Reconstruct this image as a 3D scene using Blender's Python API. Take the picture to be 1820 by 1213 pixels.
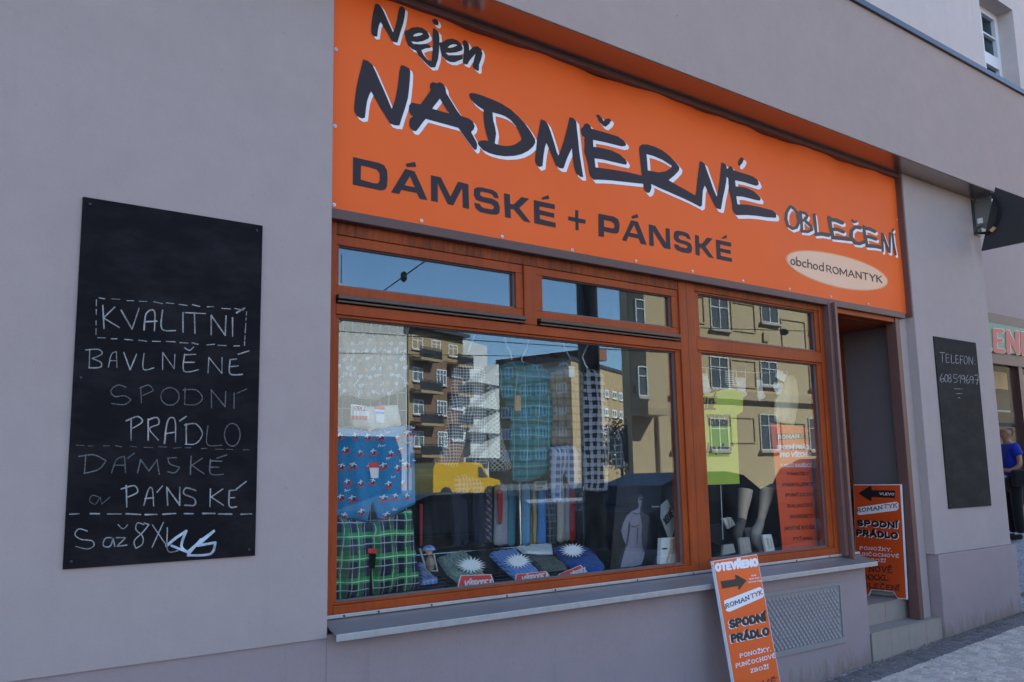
import bpy, bmesh, math, random
import numpy as np
from mathutils import Vector, Matrix
random.seed(7)
rng = np.random.default_rng(7)
for o in list(bpy.data.objects): bpy.data.objects.remove(o)
SC = bpy.context.scene; COL = SC.collection
R_ = math.radians

# ------------------------------------------------------------------ camera
FPX, W0, H0 = 1592.6, 1820.0, 1213.0          # focal length and size of the photograph in pixels
YAW, PIT, ROL = R_(38.03), R_(8.53), R_(-1.093)
CAM = np.array([0.0, -4.2, 1.5])               # facade plane is y = 0, x runs along it, z up
def _rot():
    f = np.array([math.sin(YAW)*math.cos(PIT), math.cos(YAW)*math.cos(PIT), math.sin(PIT)])
    r = np.array([math.cos(YAW), -math.sin(YAW), 0.0]); u = np.cross(r, f)
    c, s = math.cos(ROL), math.sin(ROL)
    return np.array([c*r+s*u, -s*r+c*u, f])
MR = _rot()
cam = bpy.data.cameras.new('camera'); camo = bpy.data.objects.new('camera', cam); COL.objects.link(camo)
cam.sensor_width = 36.0; cam.sensor_fit = 'HORIZONTAL'; cam.lens = 36.0*FPX/W0
cam.clip_start = 0.05; cam.clip_end = 3000
camo.matrix_world = Matrix(((MR[0][0], MR[1][0], -MR[2][0], CAM[0]), (MR[0][1], MR[1][1], -MR[2][1], CAM[1]),
                            (MR[0][2], MR[1][2], -MR[2][2], CAM[2]), (0, 0, 0, 1)))
SC.camera = camo

# ------------------------------------------------------------------ light
SUN_EL, SUN_AZ = R_(38), R_(40)                # azimuth measured from +y (behind the shop) towards +x
w = bpy.data.worlds.new('World'); SC.world = w; w.use_nodes = True
nt = w.node_tree; bg = nt.nodes['Background']
sky = nt.nodes.new('ShaderNodeTexSky'); sky.sky_type = 'NISHITA'; sky.sun_disc = False
sky.sun_elevation = SUN_EL; sky.sun_rotation = SUN_AZ; sky.air_density = 1.0; sky.dust_density = 0.25; sky.ozone_density = 2.0
nt.links.new(sky.outputs[0], bg.inputs[0]); bg.inputs[1].default_value = 0.11
sl = bpy.data.lights.new('sun', 'SUN'); sl.energy = 5.0; sl.angle = R_(0.55); sl.color = (1.0, 0.89, 0.74)
so = bpy.data.objects.new('sun', sl); COL.objects.link(so)
sd = Vector((math.sin(SUN_AZ)*math.cos(SUN_EL), math.cos(SUN_AZ)*math.cos(SUN_EL), math.sin(SUN_EL)))
so.rotation_euler = sd.to_track_quat('Z', 'Y').to_euler(); so.location = (0, 0, 40)
SC.view_settings.view_transform = 'Standard'; SC.view_settings.look = 'None'
SC.view_settings.gamma = 1.0; SC.view_settings.exposure = 2.22; SC.view_settings.use_curve_mapping = False
SC.render.engine = 'CYCLES'
SC.cycles.max_bounces = 8; SC.cycles.transparent_max_bounces = 12; SC.cycles.glossy_bounces = 4

# ------------------------------------------------------------------ measuring: a point of the photograph on a plane of the place
def ray(px, py): return MR.T @ np.array([(px-W0/2)/FPX, (H0/2-py)/FPX, 1.0])
def UY(px, py, Y=0.0):
    d = ray(px, py); return CAM + d*((Y-CAM[1])/d[1])
def UX(px, py, X):
    d = ray(px, py); return CAM + d*((X-CAM[0])/d[0])
def UZ(px, py, Z):
    d = ray(px, py); return CAM + d*((Z-CAM[2])/d[2])
def UP(px, py, p0, n):
    d = ray(px, py); return CAM + d*(np.dot(p0-CAM, n)/np.dot(d, n))
def crop(x0, y0, s): return lambda pts: [(x0+p[0]*s, y0+p[1]*s) for p in pts]
def ground_z(x): return -0.06 + 0.046*(min(max(x, -8.0), 18.0)-6.92)

# ------------------------------------------------------------------ materials
def newmat(name):
    m = bpy.data.materials.new(name); m.use_nodes = True
    return m, m.node_tree, m.node_tree.nodes['Principled BSDF']
def N(t, kind, **kw):
    n = t.nodes.new(kind)
    for k, v in kw.items(): setattr(n, k, v)
    return n
def pos(t): return N(t, 'ShaderNodeNewGeometry').outputs['Position']
def noise(t, scale, detail=4, rough=0.6, vec=None):
    n = N(t, 'ShaderNodeTexNoise'); n.inputs['Scale'].default_value = scale; n.inputs['Detail'].default_value = detail
    n.inputs['Roughness'].default_value = rough; t.links.new(vec if vec is not None else pos(t), n.inputs['Vector']); return n.outputs['Fac']
def ramp(t, fac, stops):
    r = N(t, 'ShaderNodeValToRGB'); e = r.color_ramp.elements
    while len(e) < len(stops): e.new(0.5)
    for i, (p, c) in enumerate(stops): e[i].position = p; e[i].color = (*c, 1) if len(c) == 3 else c
    t.links.new(fac, r.inputs[0]); return r.outputs[0]
def mixc(t, fac, a, b, mode='MIX'):
    n = N(t, 'ShaderNodeMix', data_type='RGBA', blend_type=mode)
    for s, v in ((n.inputs[0], fac), (n.inputs[6], a), (n.inputs[7], b)):
        if hasattr(v, 'links') or hasattr(v, 'is_linked'): t.links.new(v, s)
        elif isinstance(v, (int, float)): s.default_value = v
        else: s.default_value = (*v, 1)
    return n.outputs[2]
def mathn(t, op, a, b=None):
    n = N(t, 'ShaderNodeMath', operation=op)
    for s, v in ((n.inputs[0], a), (n.inputs[1], b)):
        if v is None: continue
        if hasattr(v, 'is_linked'): t.links.new(v, s)
        else: s.default_value = v
    return n.outputs[0]
def bumpn(t, b, height, strength, dist=0.01):
    n = N(t, 'ShaderNodeBump'); n.inputs['Strength'].default_value = strength; n.inputs['Distance'].default_value = dist
    t.links.new(height, n.inputs['Height']); t.links.new(n.outputs[0], b.inputs['Normal']); return n
def plain(name, col, rough=0.6, var=0.12, scale=9.0, metal=0.0, bump=0.0, bscale=120.0, spec=0.5, coat=0.0):
    m, t, b = newmat(name)
    c = mixc(t, noise(t, scale), tuple(x*(1-var) for x in col), tuple(min(1, x*(1+var)) for x in col))
    t.links.new(c, b.inputs['Base Color']); b.inputs['Roughness'].default_value = rough; b.inputs['Metallic'].default_value = metal
    b.inputs['Specular IOR Level'].default_value = spec; b.inputs['Coat Weight'].default_value = coat
    if bump: bumpn(t, b, noise(t, bscale, 3), bump, 0.004)
    return m
def stucco(name, col, stain=(0.18, 0.16, 0.15), amount=0.35, seed=0.0, splash=0.0):
    m, t, b = newmat(name)
    p = pos(t)
    off = N(t, 'ShaderNodeVectorMath', operation='ADD'); t.links.new(p, off.inputs[0]); off.inputs[1].default_value = (seed, seed*2, seed*3); p = off.outputs[0]
    big = noise(t, 0.9, 5, 0.65, p); mid = noise(t, 7.0, 6, 0.7, p); fine = noise(t, 260.0, 3, 0.6, p)
    c = mixc(t, big, tuple(x*0.94 for x in col), tuple(x*1.05 for x in col))
    c = mixc(t, ramp(t, mid, [(0.35, (0, 0, 0)), (0.75, (1, 1, 1))]), c, tuple(x*1.06 for x in col))
    # vertical run-off streaks and scuffs with a shape of their own
    mp = N(t, 'ShaderNodeMapping'); mp.inputs['Scale'].default_value = (5.5, 5.5, 0.55); t.links.new(p, mp.inputs[0])
    st = ramp(t, noise(t, 1.6, 5, 0.7, mp.outputs[0]), [(0.58, (0, 0, 0)), (0.80, (1, 1, 1))])
    c = mixc(t, mathn(t, 'MULTIPLY', st, amount), c, stain)
    sp = ramp(t, noise(t, 34.0, 2, 0.5, p), [(0.74, (0, 0, 0)), (0.78, (1, 1, 1))])
    c = mixc(t, mathn(t, 'MULTIPLY', sp, 0.30), c, stain)
    vo = N(t, 'ShaderNodeTexVoronoi'); vo.inputs['Scale'].default_value = 2.3; t.links.new(p, vo.inputs['Vector'])
    c = mixc(t, mathn(t, 'MULTIPLY', mathn(t, 'LESS_THAN', vo.outputs['Distance'], 0.013), 0.75), c, tuple(x*0.3 for x in stain))
    v3 = N(t, 'ShaderNodeTexVoronoi'); v3.inputs['Scale'].default_value = 1.1; sm = N(t, 'ShaderNodeMapping'); sm.inputs['Scale'].default_value = (1, 1, .22); sm.inputs['Location'].default_value = (3.3, 1.1, 7.7); t.links.new(p, sm.inputs[0]); t.links.new(sm.outputs[0], v3.inputs['Vector'])
    c = mixc(t, mathn(t, 'MULTIPLY', mathn(t, 'LESS_THAN', v3.outputs['Distance'], 0.0045), 0.6), c, (0.7, 0.68, 0.66))
    tw = ramp(t, noise(t, 2.6, 6, 0.75, p), [(0.35, (0.975, 0.975, 0.975)), (0.65, (1.02, 1.02, 1.02))]); c = mixc(t, 1.0, c, tw, 'MULTIPLY')
    if splash:      # brown splash marks and dried dirt thrown up from the pavement
        sx = N(t, 'ShaderNodeSeparateXYZ'); t.links.new(pos(t), sx.inputs[0])
        hgt = mathn(t, 'SUBTRACT', sx.outputs[2], mathn(t, 'MULTIPLY', mathn(t, 'SUBTRACT', sx.outputs[0], 8.2), 0.046))
        mq = N(t, 'ShaderNodeMapping'); mq.inputs['Scale'].default_value = (9, 9, 3.0); t.links.new(p, mq.inputs[0])
        reach = mathn(t, 'MULTIPLY', noise(t, 1.5, 5, 0.7, mq.outputs[0]), 0.52)
        dm = ramp(t, mathn(t, 'SUBTRACT', reach, hgt), [(0.12, (0, 0, 0)), (0.30, (1, 1, 1))])
        c = mixc(t, mathn(t, 'MULTIPLY', dm, splash), c, (0.19, 0.145, 0.105))
    gr = ramp(t, fine, [(0.3, (0.90, 0.90, 0.90)), (0.7, (1.08, 1.08, 1.08))])
    c = mixc(t, 1.0, c, gr, 'MULTIPLY')
    t.links.new(c, b.inputs['Base Color']); b.inputs['Roughness'].default_value = 0.88; b.inputs['Specular IOR Level'].default_value = 0.25
    h = mathn(t, 'ADD', mathn(t, 'MULTIPLY', fine, 0.5), mathn(t, 'MULTIPLY', noise(t, 45.0, 4, 0.6, p), 0.8))
    bumpn(t, b, h, 0.35, 0.004)
    return m
def plaid(name, base, stripes, rough=0.9, wob=0.012):
    """stripes: (axis 'x'/'z'/'d', period, offset, width share, colour, weight)"""
    m, t, b = newmat(name)
    s = N(t, 'ShaderNodeSeparateXYZ'); t.links.new(pos(t), s.inputs[0])
    wv = mathn(t, 'MULTIPLY', mathn(t, 'SUBTRACT', noise(t, 5.0, 2), 0.5), wob*2)
    ax = {'x': mathn(t, 'ADD', s.outputs[0], wv), 'z': mathn(t, 'ADD', s.outputs[2], wv)}
    ax['d'] = mathn(t, 'ADD', ax['x'], ax['z']); ax['e'] = mathn(t, 'SUBTRACT', ax['x'], ax['z'])
    c = mixc(t, 0.0, base, base)
    for a, per, off, wd, col, wt in stripes:
        fr = mathn(t, 'FRACT', mathn(t, 'ADD', mathn(t, 'DIVIDE', ax[a], per), 100.0+off))
        c = mixc(t, mathn(t, 'MULTIPLY', mathn(t, 'LESS_THAN', fr, wd), wt), c, col)
    f = noise(t, 90, 3); c = mixc(t, 1.0, c, ramp(t, f, [(0.2, (0.8, 0.8, 0.8)), (0.8, (1.1, 1.1, 1.1))]), 'MULTIPLY')
    t.links.new(c, b.inputs['Base Color']); b.inputs['Roughness'].default_value = rough; b.inputs['Specular IOR Level'].default_value = 0.2
    b.inputs['Sheen Weight'].default_value = 0.15
    bumpn(t, b, noise(t, 400, 2), 0.15, 0.002)
    return m
def wood(name, col, dark, rough=0.42):
    m, t, b = newmat(name)
    mp = N(t, 'ShaderNodeMapping'); mp.inputs['Scale'].default_value = (14, 14, 1.6); t.links.new(pos(t), mp.inputs[0])
    g = noise(t, 3.0, 6, 0.65, mp.outputs[0])
    c = mixc(t, ramp(t, g, [(0.3, (0, 0, 0)), (0.75, (1, 1, 1))]), dark, col)
    c = mixc(t, ramp(t, noise(t, 2.2, 4), [(0.45, (0, 0, 0)), (0.8, (1, 1, 1))]), c, tuple(x*1.12 for x in col))
    sp = ramp(t, noise(t, 60, 2), [(0.72, (0, 0, 0)), (0.78, (1, 1, 1))]); c = mixc(t, mathn(t, 'MULTIPLY', sp, 0.35), c, tuple(x*0.4 for x in dark))
    t.links.new(c, b.inputs['Base Color']); t.links.new(ramp(t, g, [(0.2, (rough,)*3), (0.9, (rough+0.18,)*3)]), b.inputs['Roughness'])
    bumpn(t, b, g, 0.12, 0.003); b.inputs['Specular IOR Level'].default_value = 0.22; return m
def glass(name, ior=1.9, tint=(0.95, 0.965, 0.96), wav=0.0, graze=1.0):
    m = bpy.data.materials.new(name); m.use_nodes = True; t = m.node_tree
    for n in list(t.nodes): t.nodes.remove(n)
    out = N(t, 'ShaderNodeOutputMaterial'); mx = N(t, 'ShaderNodeMixShader'); tr = N(t, 'ShaderNodeBsdfTransparent'); gl = N(t, 'ShaderNodeBsdfGlossy')
    lw = N(t, 'ShaderNodeLayerWeight'); lw.inputs[0].default_value = 0.5; r0 = ((ior-1)/(ior+1))**2
    fac = mathn(t, 'ADD', mathn(t, 'MULTIPLY', mathn(t, 'POWER', lw.outputs['Facing'], 5.0), (1-r0)*graze), r0)
    tr.inputs[0].default_value = (*tint, 1); gl.inputs['Roughness'].default_value = 0.0; gl.inputs[0].default_value = (0.62, 0.82, 1, 1)
    if wav:
        bp = N(t, 'ShaderNodeBump'); bp.inputs['Strength'].default_value = wav; bp.inputs['Distance'].default_value = 0.02
        t.links.new(noise(t, 1.3, 1, 0.4), bp.inputs['Height']); t.links.new(bp.outputs[0], gl.inputs['Normal'])
    t.links.new(fac, mx.inputs[0]); t.links.new(tr.outputs[0], mx.inputs[1]); t.links.new(gl.outputs[0], mx.inputs[2])
    df = N(t, 'ShaderNodeBsdfDiffuse'); df.inputs[0].default_value = (0.55, 0.54, 0.52, 1); m2 = N(t, 'ShaderNodeMixShader')
    mp = N(t, 'ShaderNodeMapping'); mp.inputs['Scale'].default_value = (3, 3, 0.8); t.links.new(pos(t), mp.inputs[0])
    t.links.new(ramp(t, noise(t, 2.2, 7, 0.75, mp.outputs[0]), [(0.40, (0.002,)*3), (0.85, (0.045,)*3)]), m2.inputs[0])
    t.links.new(mx.outputs[0], m2.inputs[1]); t.links.new(df.outputs[0], m2.inputs[2]); t.links.new(m2.outputs[0], out.inputs[0]); return m

MAT = {}
MAT['wall'] = stucco('grey_render', (0.380, 0.310, 0.292), seed=1.3, amount=0.12)
MAT['wall_up'] = stucco('upper_render', (0.385, 0.294, 0.265), seed=4.1, amount=0.10)
MAT['wall_top'] = stucco('pale_render', (0.56, 0.48, 0.45), seed=9.2, amount=0.12)
MAT['plinth'] = stucco('plinth_render', (0.320, 0.248, 0.245), seed=6.6, amount=0.40, splash=0.75)
MAT['wood'] = wood('varnished_frame', (0.350, 0.062, 0.010), (0.230, 0.036, 0.006))
MAT['wood2'] = wood('stained_head_rail', (0.330, 0.060, 0.010), (0.055, 0.014, 0.006))
MAT['brown'] = plain('brown_batten', (0.085, 0.042, 0.036), 0.5, 0.25, 6, bump=0.1)
MAT['brownpost'] = plain('brown_post', (0.130, 0.062, 0.052), 0.5, 0.2, 6, bump=0.1)
MAT['drip'] = plain('bronze_drip_bar', (0.075, 0.055, 0.045), 0.38, 0.2, 8, metal=0.5)
MAT['glass'] = glass('shop_glass', 1.82)
MAT['gasket'] = plain('grey_gasket', (0.10, 0.10, 0.11), 0.6)
MAT['zinc'] = plain('zinc_sill', (0.27, 0.235, 0.225), 0.42, 0.15, 5, metal=0.55, bump=0.06)
MAT['zincedge'] = plain('zinc_edge', (0.52, 0.50, 0.48), 0.35, 0.25, 14, metal=0.5, bump=0.1)
MAT['flash'] = plain('dark_flashing', (0.045, 0.045, 0.060), 0.35, 0.2, 5, metal=0.4)
MAT['soffit'] = plain('soffit_sheet', (0.36, 0.31, 0.29), 0.22, 0.12, 3, metal=0.9, bump=0.02, bscale=20)
MAT['board'] = plain('blackboard', (0.0085, 0.0075, 0.010), 0.75, 0.35, 5, bump=0.05, spec=0.12)
def boardmat(name, col, smear):
    m, t, b = newmat(name); mp = N(t, 'ShaderNodeMapping'); mp.inputs['Scale'].default_value = (1.2, 1, 2.6); mp.inputs['Rotation'].default_value = (0, .35, 0); t.links.new(pos(t), mp.inputs[0])
    g = ramp(t, noise(t, 2.4, 6, 0.7, mp.outputs[0]), [(0.45, (0, 0, 0)), (0.85, (1, 1, 1))]); c = mixc(t, g, col, smear)
    sp = ramp(t, noise(t, 90, 2), [(0.73, (0, 0, 0)), (0.80, (0.6,)*3)]); c = mixc(t, mathn(t, 'MULTIPLY', sp, .12), c, (0.4, 0.4, 0.42))
    t.links.new(c, b.inputs['Base Color']); b.inputs['Roughness'].default_value = 0.75; b.inputs['Specular IOR Level'].default_value = 0.1; bumpn(t, b, noise(t, 160, 2), .05, .002); return m
MAT['board'] = boardmat('blackboard_smeared', (0.0085, 0.0075, 0.0095), (0.026, 0.024, 0.027))
MAT['board2'] = boardmat('blackboard_weathered', (0.020, 0.018, 0.018), (0.045, 0.041, 0.040))
def chalkmat(name, col, dens):
    m, t, b = newmat(name); g = noise(t, 150, 3, 0.7)
    g2 = mathn(t, 'MULTIPLY', ramp(t, g, [(dens, (0.12, 0.12, 0.14)), (dens+0.22, (1, 1, 1))]), ramp(t, noise(t, 14, 3), [(0.3, (0.35,)*3), (0.65, (1,)*3)]))
    t.links.new(mixc(t, g2, (0.03, 0.03, 0.035), col), b.inputs['Base Color']); b.inputs['Roughness'].default_value = 0.95; return m
MAT['chalk'] = chalkmat('chalk', (0.42, 0.41, 0.41), 0.30)
MAT['chalk_faint'] = chalkmat('chalk_faint', (0.19, 0.185, 0.19), 0.36)
MAT['chalk_blue'] = chalkmat('chalk_blue', (0.55, 0.64, 0.72), 0.12)
def bannermat():
    m, t, b = newmat('orange_banner'); c = mixc(t, noise(t, 1.2, 4), (0.80, 0.118, 0.018), (0.88, 0.142, 0.024))
    c = mixc(t, ramp(t, noise(t, 40, 4, 0.7), [(0.62, (0, 0, 0)), (0.8, (0.25,)*3)]), c, (0.40, 0.10, 0.02))
    t.links.new(c, b.inputs['Base Color']); b.inputs['Roughness'].default_value = 0.55; b.inputs['Specular IOR Level'].default_value = 0.2
    bumpn(t, b, noise(t, 500, 2), 0.08, 0.001); return m
MAT['banner'] = bannermat()
MAT['ink'] = plain('dark_print', (0.034, 0.026, 0.032), 0.55, 0.15, 4, spec=0.2)
MAT['inkbrown'] = plain('brown_print', (0.045, 0.025, 0.022), 0.5, 0.15, 4)
MAT['white'] = plain('white_print', (0.80, 0.78, 0.80), 0.5, 0.05, 6)
MAT['peach'] = plain('peach_print', (0.80, 0.48, 0.31), 0.5, 0.04, 6)
MAT['peachrim'] = plain('pale_orange_print', (0.72, 0.30, 0.12), 0.5, 0.04, 6)
MAT['steel'] = plain('steel', (0.5, 0.5, 0.5), 0.3, 0.1, 30, metal=0.9)
MAT['orangeboard'] = plain('orange_board_print', (0.78, 0.105, 0.006), 0.42, 0.05, 4)
MAT['black'] = plain('black_print', (0.012, 0.011, 0.012), 0.5, 0.1, 6)
MAT['redink'] = plain('red_print', (0.36, 0.05, 0.04), 0.5, 0.1, 6)
MAT['whiteboard'] = plain('white_board_edge', (0.66, 0.70, 0.74), 0.5, 0.08, 10)
MAT['tile'] = plain('beige_step_tile', (0.30, 0.255, 0.215), 0.6, 0.12, 12, bump=0.08)
MAT['grout'] = plain('grout', (0.16, 0.14, 0.13), 0.9)
MAT['vent'] = plain('grey_vent_metal', (0.26, 0.235, 0.235), 0.55, 0.12, 20, bump=0.05)
MAT['dark'] = plain('dark_void', (0.010, 0.010, 0.012), 0.9)
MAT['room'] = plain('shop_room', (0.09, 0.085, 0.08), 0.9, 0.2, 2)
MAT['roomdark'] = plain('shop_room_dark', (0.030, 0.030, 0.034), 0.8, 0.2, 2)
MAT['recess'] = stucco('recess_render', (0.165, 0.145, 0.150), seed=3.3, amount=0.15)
MAT['chrome'] = plain('chrome', (0.62, 0.62, 0.64), 0.18, 0.05, 20, metal=1.0)
MAT['wirewhite'] = plain('white_wire', (0.70, 0.69, 0.66), 0.4)
MAT['wiredark'] = plain('dark_wire', (0.06, 0.06, 0.065), 0.4, metal=0.6)
MAT['string'] = plain('white_string', (0.85, 0.85, 0.84), 0.6)

# ------------------------------------------------------------------ object helpers
ORG = {}
def thing(name, label, cat, loc, group=None, kind=None):
    o = bpy.data.objects.new(name, None); COL.objects.link(o); o.location = loc; o.empty_display_size = 0.1
    o['label'] = label; o['category'] = cat
    if group: o['group'] = group
    ORG[o] = np.array(loc, float); return o
def tag(o, label=None, cat=None, group=None, kind=None):
    if label: o['label'] = label
    if cat: o['category'] = cat
    if group: o['group'] = group
    if kind: o['kind'] = kind
    return o
def obj(name, verts, faces, mat, parent=None, smooth=False, mats=None, midx=None, org=None):
    v = np.asarray(verts, float).reshape(-1, 3)
    if parent is not None: og = ORG[parent]
    elif org is not None: og = np.array(org, float)
    else: og = np.array([(v[:, 0].min()+v[:, 0].max())/2, (v[:, 1].min()+v[:, 1].max())/2, v[:, 2].min()])
    me = bpy.data.meshes.new(name); me.from_pydata((v-og).tolist(), [], [list(map(int, f)) for f in faces])
    for mm in (mats if mats else [mat]): me.materials.append(MAT[mm] if isinstance(mm, str) else mm)
    if midx is not None: me.polygons.foreach_set('material_index', midx)
    if smooth: me.polygons.foreach_set('use_smooth', [True]*len(me.polygons))
    me.update()
    o = bpy.data.objects.new(name, me); COL.objects.link(o); ORG[o] = og
    if parent is not None: o.parent = parent
    else: o.location = og
    return o
class MB:
    def __init__(s): s.v = []; s.f = []; s.m = []; s.cur = 0
    def add(s, vs, fs):
        n = len(s.v); s.v += [tuple(map(float, p)) for p in vs]; s.f += [[i+n for i in f] for f in fs]; s.m += [s.cur]*len(fs); return s
    def box(s, x0, x1, y0, y1, z0, z1, bev=0.0):
        if bev:
            bm = bmesh.new(); bmesh.ops.create_cube(bm, size=1)
            for v in bm.verts: v.co = Vector(((x0+x1)/2+v.co.x*(x1-x0), (y0+y1)/2+v.co.y*(y1-y0), (z0+z1)/2+v.co.z*(z1-z0)))
            bmesh.ops.bevel(bm, geom=bm.edges[:], offset=bev, segments=2, affect='EDGES', profile=0.5)
            bm.verts.index_update(); s.add([v.co[:] for v in bm.verts], [[v.index for v in f.verts] for f in bm.faces]); bm.free(); return s
        return s.add([(x0, y0, z0), (x1, y0, z0), (x1, y1, z0), (x0, y1, z0), (x0, y0, z1), (x1, y0, z1), (x1, y1, z1), (x0, y1, z1)],
                     [(0, 3, 2, 1), (4, 5, 6, 7), (0, 1, 5, 4), (1, 2, 6, 5), (2, 3, 7, 6), (3, 0, 4, 7)])
    def hexa(s, p):   # 8 points: bottom 4 then top 4
        return s.add(p, [(0, 3, 2, 1), (4, 5, 6, 7), (0, 1, 5, 4), (1, 2, 6, 5), (2, 3, 7, 6), (3, 0, 4, 7)])
    def prism(s, poly, d):   # 3D polygon pushed along vector d
        n = len(poly); p = [np.array(q, float) for q in poly]; q = [a+np.array(d, float) for a in p]
        return s.add(p+q, [list(range(n))[::-1], list(range(n, 2*n))]+[(i, (i+1) % n, n+(i+1) % n, n+i) for i in range(n)])
    def tube(s, pts, r, seg=6, caps=True):
        P = [Vector(p) for p in pts]; n = len(P); rr = r if isinstance(r, (list, tuple)) else [r]*n
        up = None; base = len(s.v); vs = []
        for i in range(n):
            t = (P[min(i+1, n-1)]-P[max(i-1, 0)]).normalized()
            if up is None: up = t.orthogonal().normalized()
            up = (up-t*up.dot(t)); up = up.normalized() if up.length > 1e-6 else t.orthogonal().normalized()
            b = t.cross(up)
            for k in range(seg):
                a = 2*math.pi*k/seg; vs.append(P[i]+(up*math.cos(a)+b*math.sin(a))*rr[i])
        fs = [(i*seg+k, i*seg+(k+1) % seg, (i+1)*seg+(k+1) % seg, (i+1)*seg+k) for i in range(n-1) for k in range(seg)]
        if caps: fs += [list(range(seg))[::-1], [(n-1)*seg+k for k in range(seg)]]
        return s.add([tuple(v) for v in vs], fs)
    def lathe(s, c, prof, seg=12, axis='z'):
        vs = []; n = len(prof)
        for (r, h) in prof:
            for k in range(seg):
                a = 2*math.pi*k/seg
                if axis == 'z': vs.append((c[0]+r*math.cos(a), c[1]+r*math.sin(a), c[2]+h))
                else: vs.append((c[0]+r*math.cos(a), c[1]-h, c[2]+r*math.sin(a)))
        fs = [(i*seg+k, i*seg+(k+1) % seg, (i+1)*seg+(k+1) % seg, (i+1)*seg+k) for i in range(n-1) for k in range(seg)]
        fs += [list(range(seg))[::-1], [(n-1)*seg+k for k in range(seg)]]
        return s.add(vs, fs)
    def build(s, name, mat, parent=None, smooth=False, mats=None, org=None):
        return obj(name, s.v, s.f, mat, parent, smooth, mats, s.m if mats else None, org)
def boxo(name, x0, x1, y0, y1, z0, z1, mat, parent=None, bev=0.0): return MB().box(x0, x1, y0, y1, z0, z1, bev).build(name, mat, parent)

# ------------------------------------------------------------------ flat shapes from outlines and strokes
def seg_d(X, Y, a, b, ra=0.0, rb=0.0):
    ax, ay = a; bx, by = b; dx, dy = bx-ax, by-ay; L = dx*dx+dy*dy
    t = np.clip(((X-ax)*dx+(Y-ay)*dy)/L, 0, 1) if L > 1e-12 else np.zeros_like(X)
    return np.hypot(X-ax-t*dx, Y-ay-t*dy)-(ra+(rb-ra)*t)
class Shape:
    """union of polygons (with holes) and round strokes, kept as a distance field"""
    def __init__(s): s.polys = []; s.strokes = []
    def poly(s, outer, holes=()): s.polys.append((outer, list(holes))); return s
    def stroke(s, pts, w, w2=None):
        n = len(pts)-1
        for i in range(max(n, 0)):
            r0 = w/2 if w2 is None else (w+(w2-w)*i/n)/2; r1 = w/2 if w2 is None else (w+(w2-w)*(i+1)/n)/2
            s.strokes.append((pts[i], pts[i+1], r0, r1))
        return s
    def field(s, h, grow=0.0, shift=(0, 0)):
        xs = [p[0] for o, _ in s.polys for p in o]+[p[0] for a, b, _, _ in s.strokes for p in (a, b)]
        ys = [p[1] for o, _ in s.polys for p in o]+[p[1] for a, b, _, _ in s.strokes for p in (a, b)]
        rm = max([r for _, _, r, q in s.strokes]+[0])+max(grow, 0)+2*h
        x0, y0 = min(xs)+shift[0]-rm, min(ys)+shift[1]-rm; nx = int((max(xs)+shift[0]+rm-x0)/h)+2; ny = int((max(ys)+shift[1]+rm-y0)/h)+2
        F = np.full((ny, nx), 1e3)
        gx = x0+h*np.arange(nx); gy = y0+h*np.arange(ny)
        def win(xa, xb, ya, yb, m):
            i0 = max(int((ya-m-y0)/h), 0); i1 = min(int((yb+m-y0)/h)+2, ny); j0 = max(int((xa-m-x0)/h), 0); j1 = min(int((xb+m-x0)/h)+2, nx)
            return i0, i1, j0, j1
        for a, b, r0, r1 in s.strokes:
            a = (a[0]+shift[0], a[1]+shift[1]); b = (b[0]+shift[0], b[1]+shift[1])
            i0, i1, j0, j1 = win(min(a[0], b[0]), max(a[0], b[0]), min(a[1], b[1]), max(a[1], b[1]), max(r0, r1)+max(grow, 0)+2*h)
            X, Y = np.meshgrid(gx[j0:j1], gy[i0:i1]); F[i0:i1, j0:j1] = np.minimum(F[i0:i1, j0:j1], seg_d(X, Y, a, b, r0, r1))
        for o, hs in s.polys:
            loops = [[(p[0]+shift[0], p[1]+shift[1]) for p in L] for L in [o]+hs]
            i0, i1, j0, j1 = win(min(p[0] for p in loops[0]), max(p[0] for p in loops[0]), min(p[1] for p in loops[0]), max(p[1] for p in loops[0]), max(grow, 0)+3*h)
            X, Y = np.meshgrid(gx[j0:j1], gy[i0:i1]); D = np.full(X.shape, 1e3); ins = np.zeros(X.shape, bool)
            for L in loops:
                for k in range(len(L)):
                    a, b = L[k], L[(k+1) % len(L)]; D = np.minimum(D, seg_d(X, Y, a, b))
                    if a[1] != b[1]:
                        c = ((a[1] > Y) != (b[1] > Y)) & (X < (b[0]-a[0])*(Y-a[1])/(b[1]-a[1])+a[0]); ins ^= c
            F[i0:i1, j0:j1] = np.minimum(F[i0:i1, j0:j1], np.where(ins, -D, D))
        return F-grow, x0, y0
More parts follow.
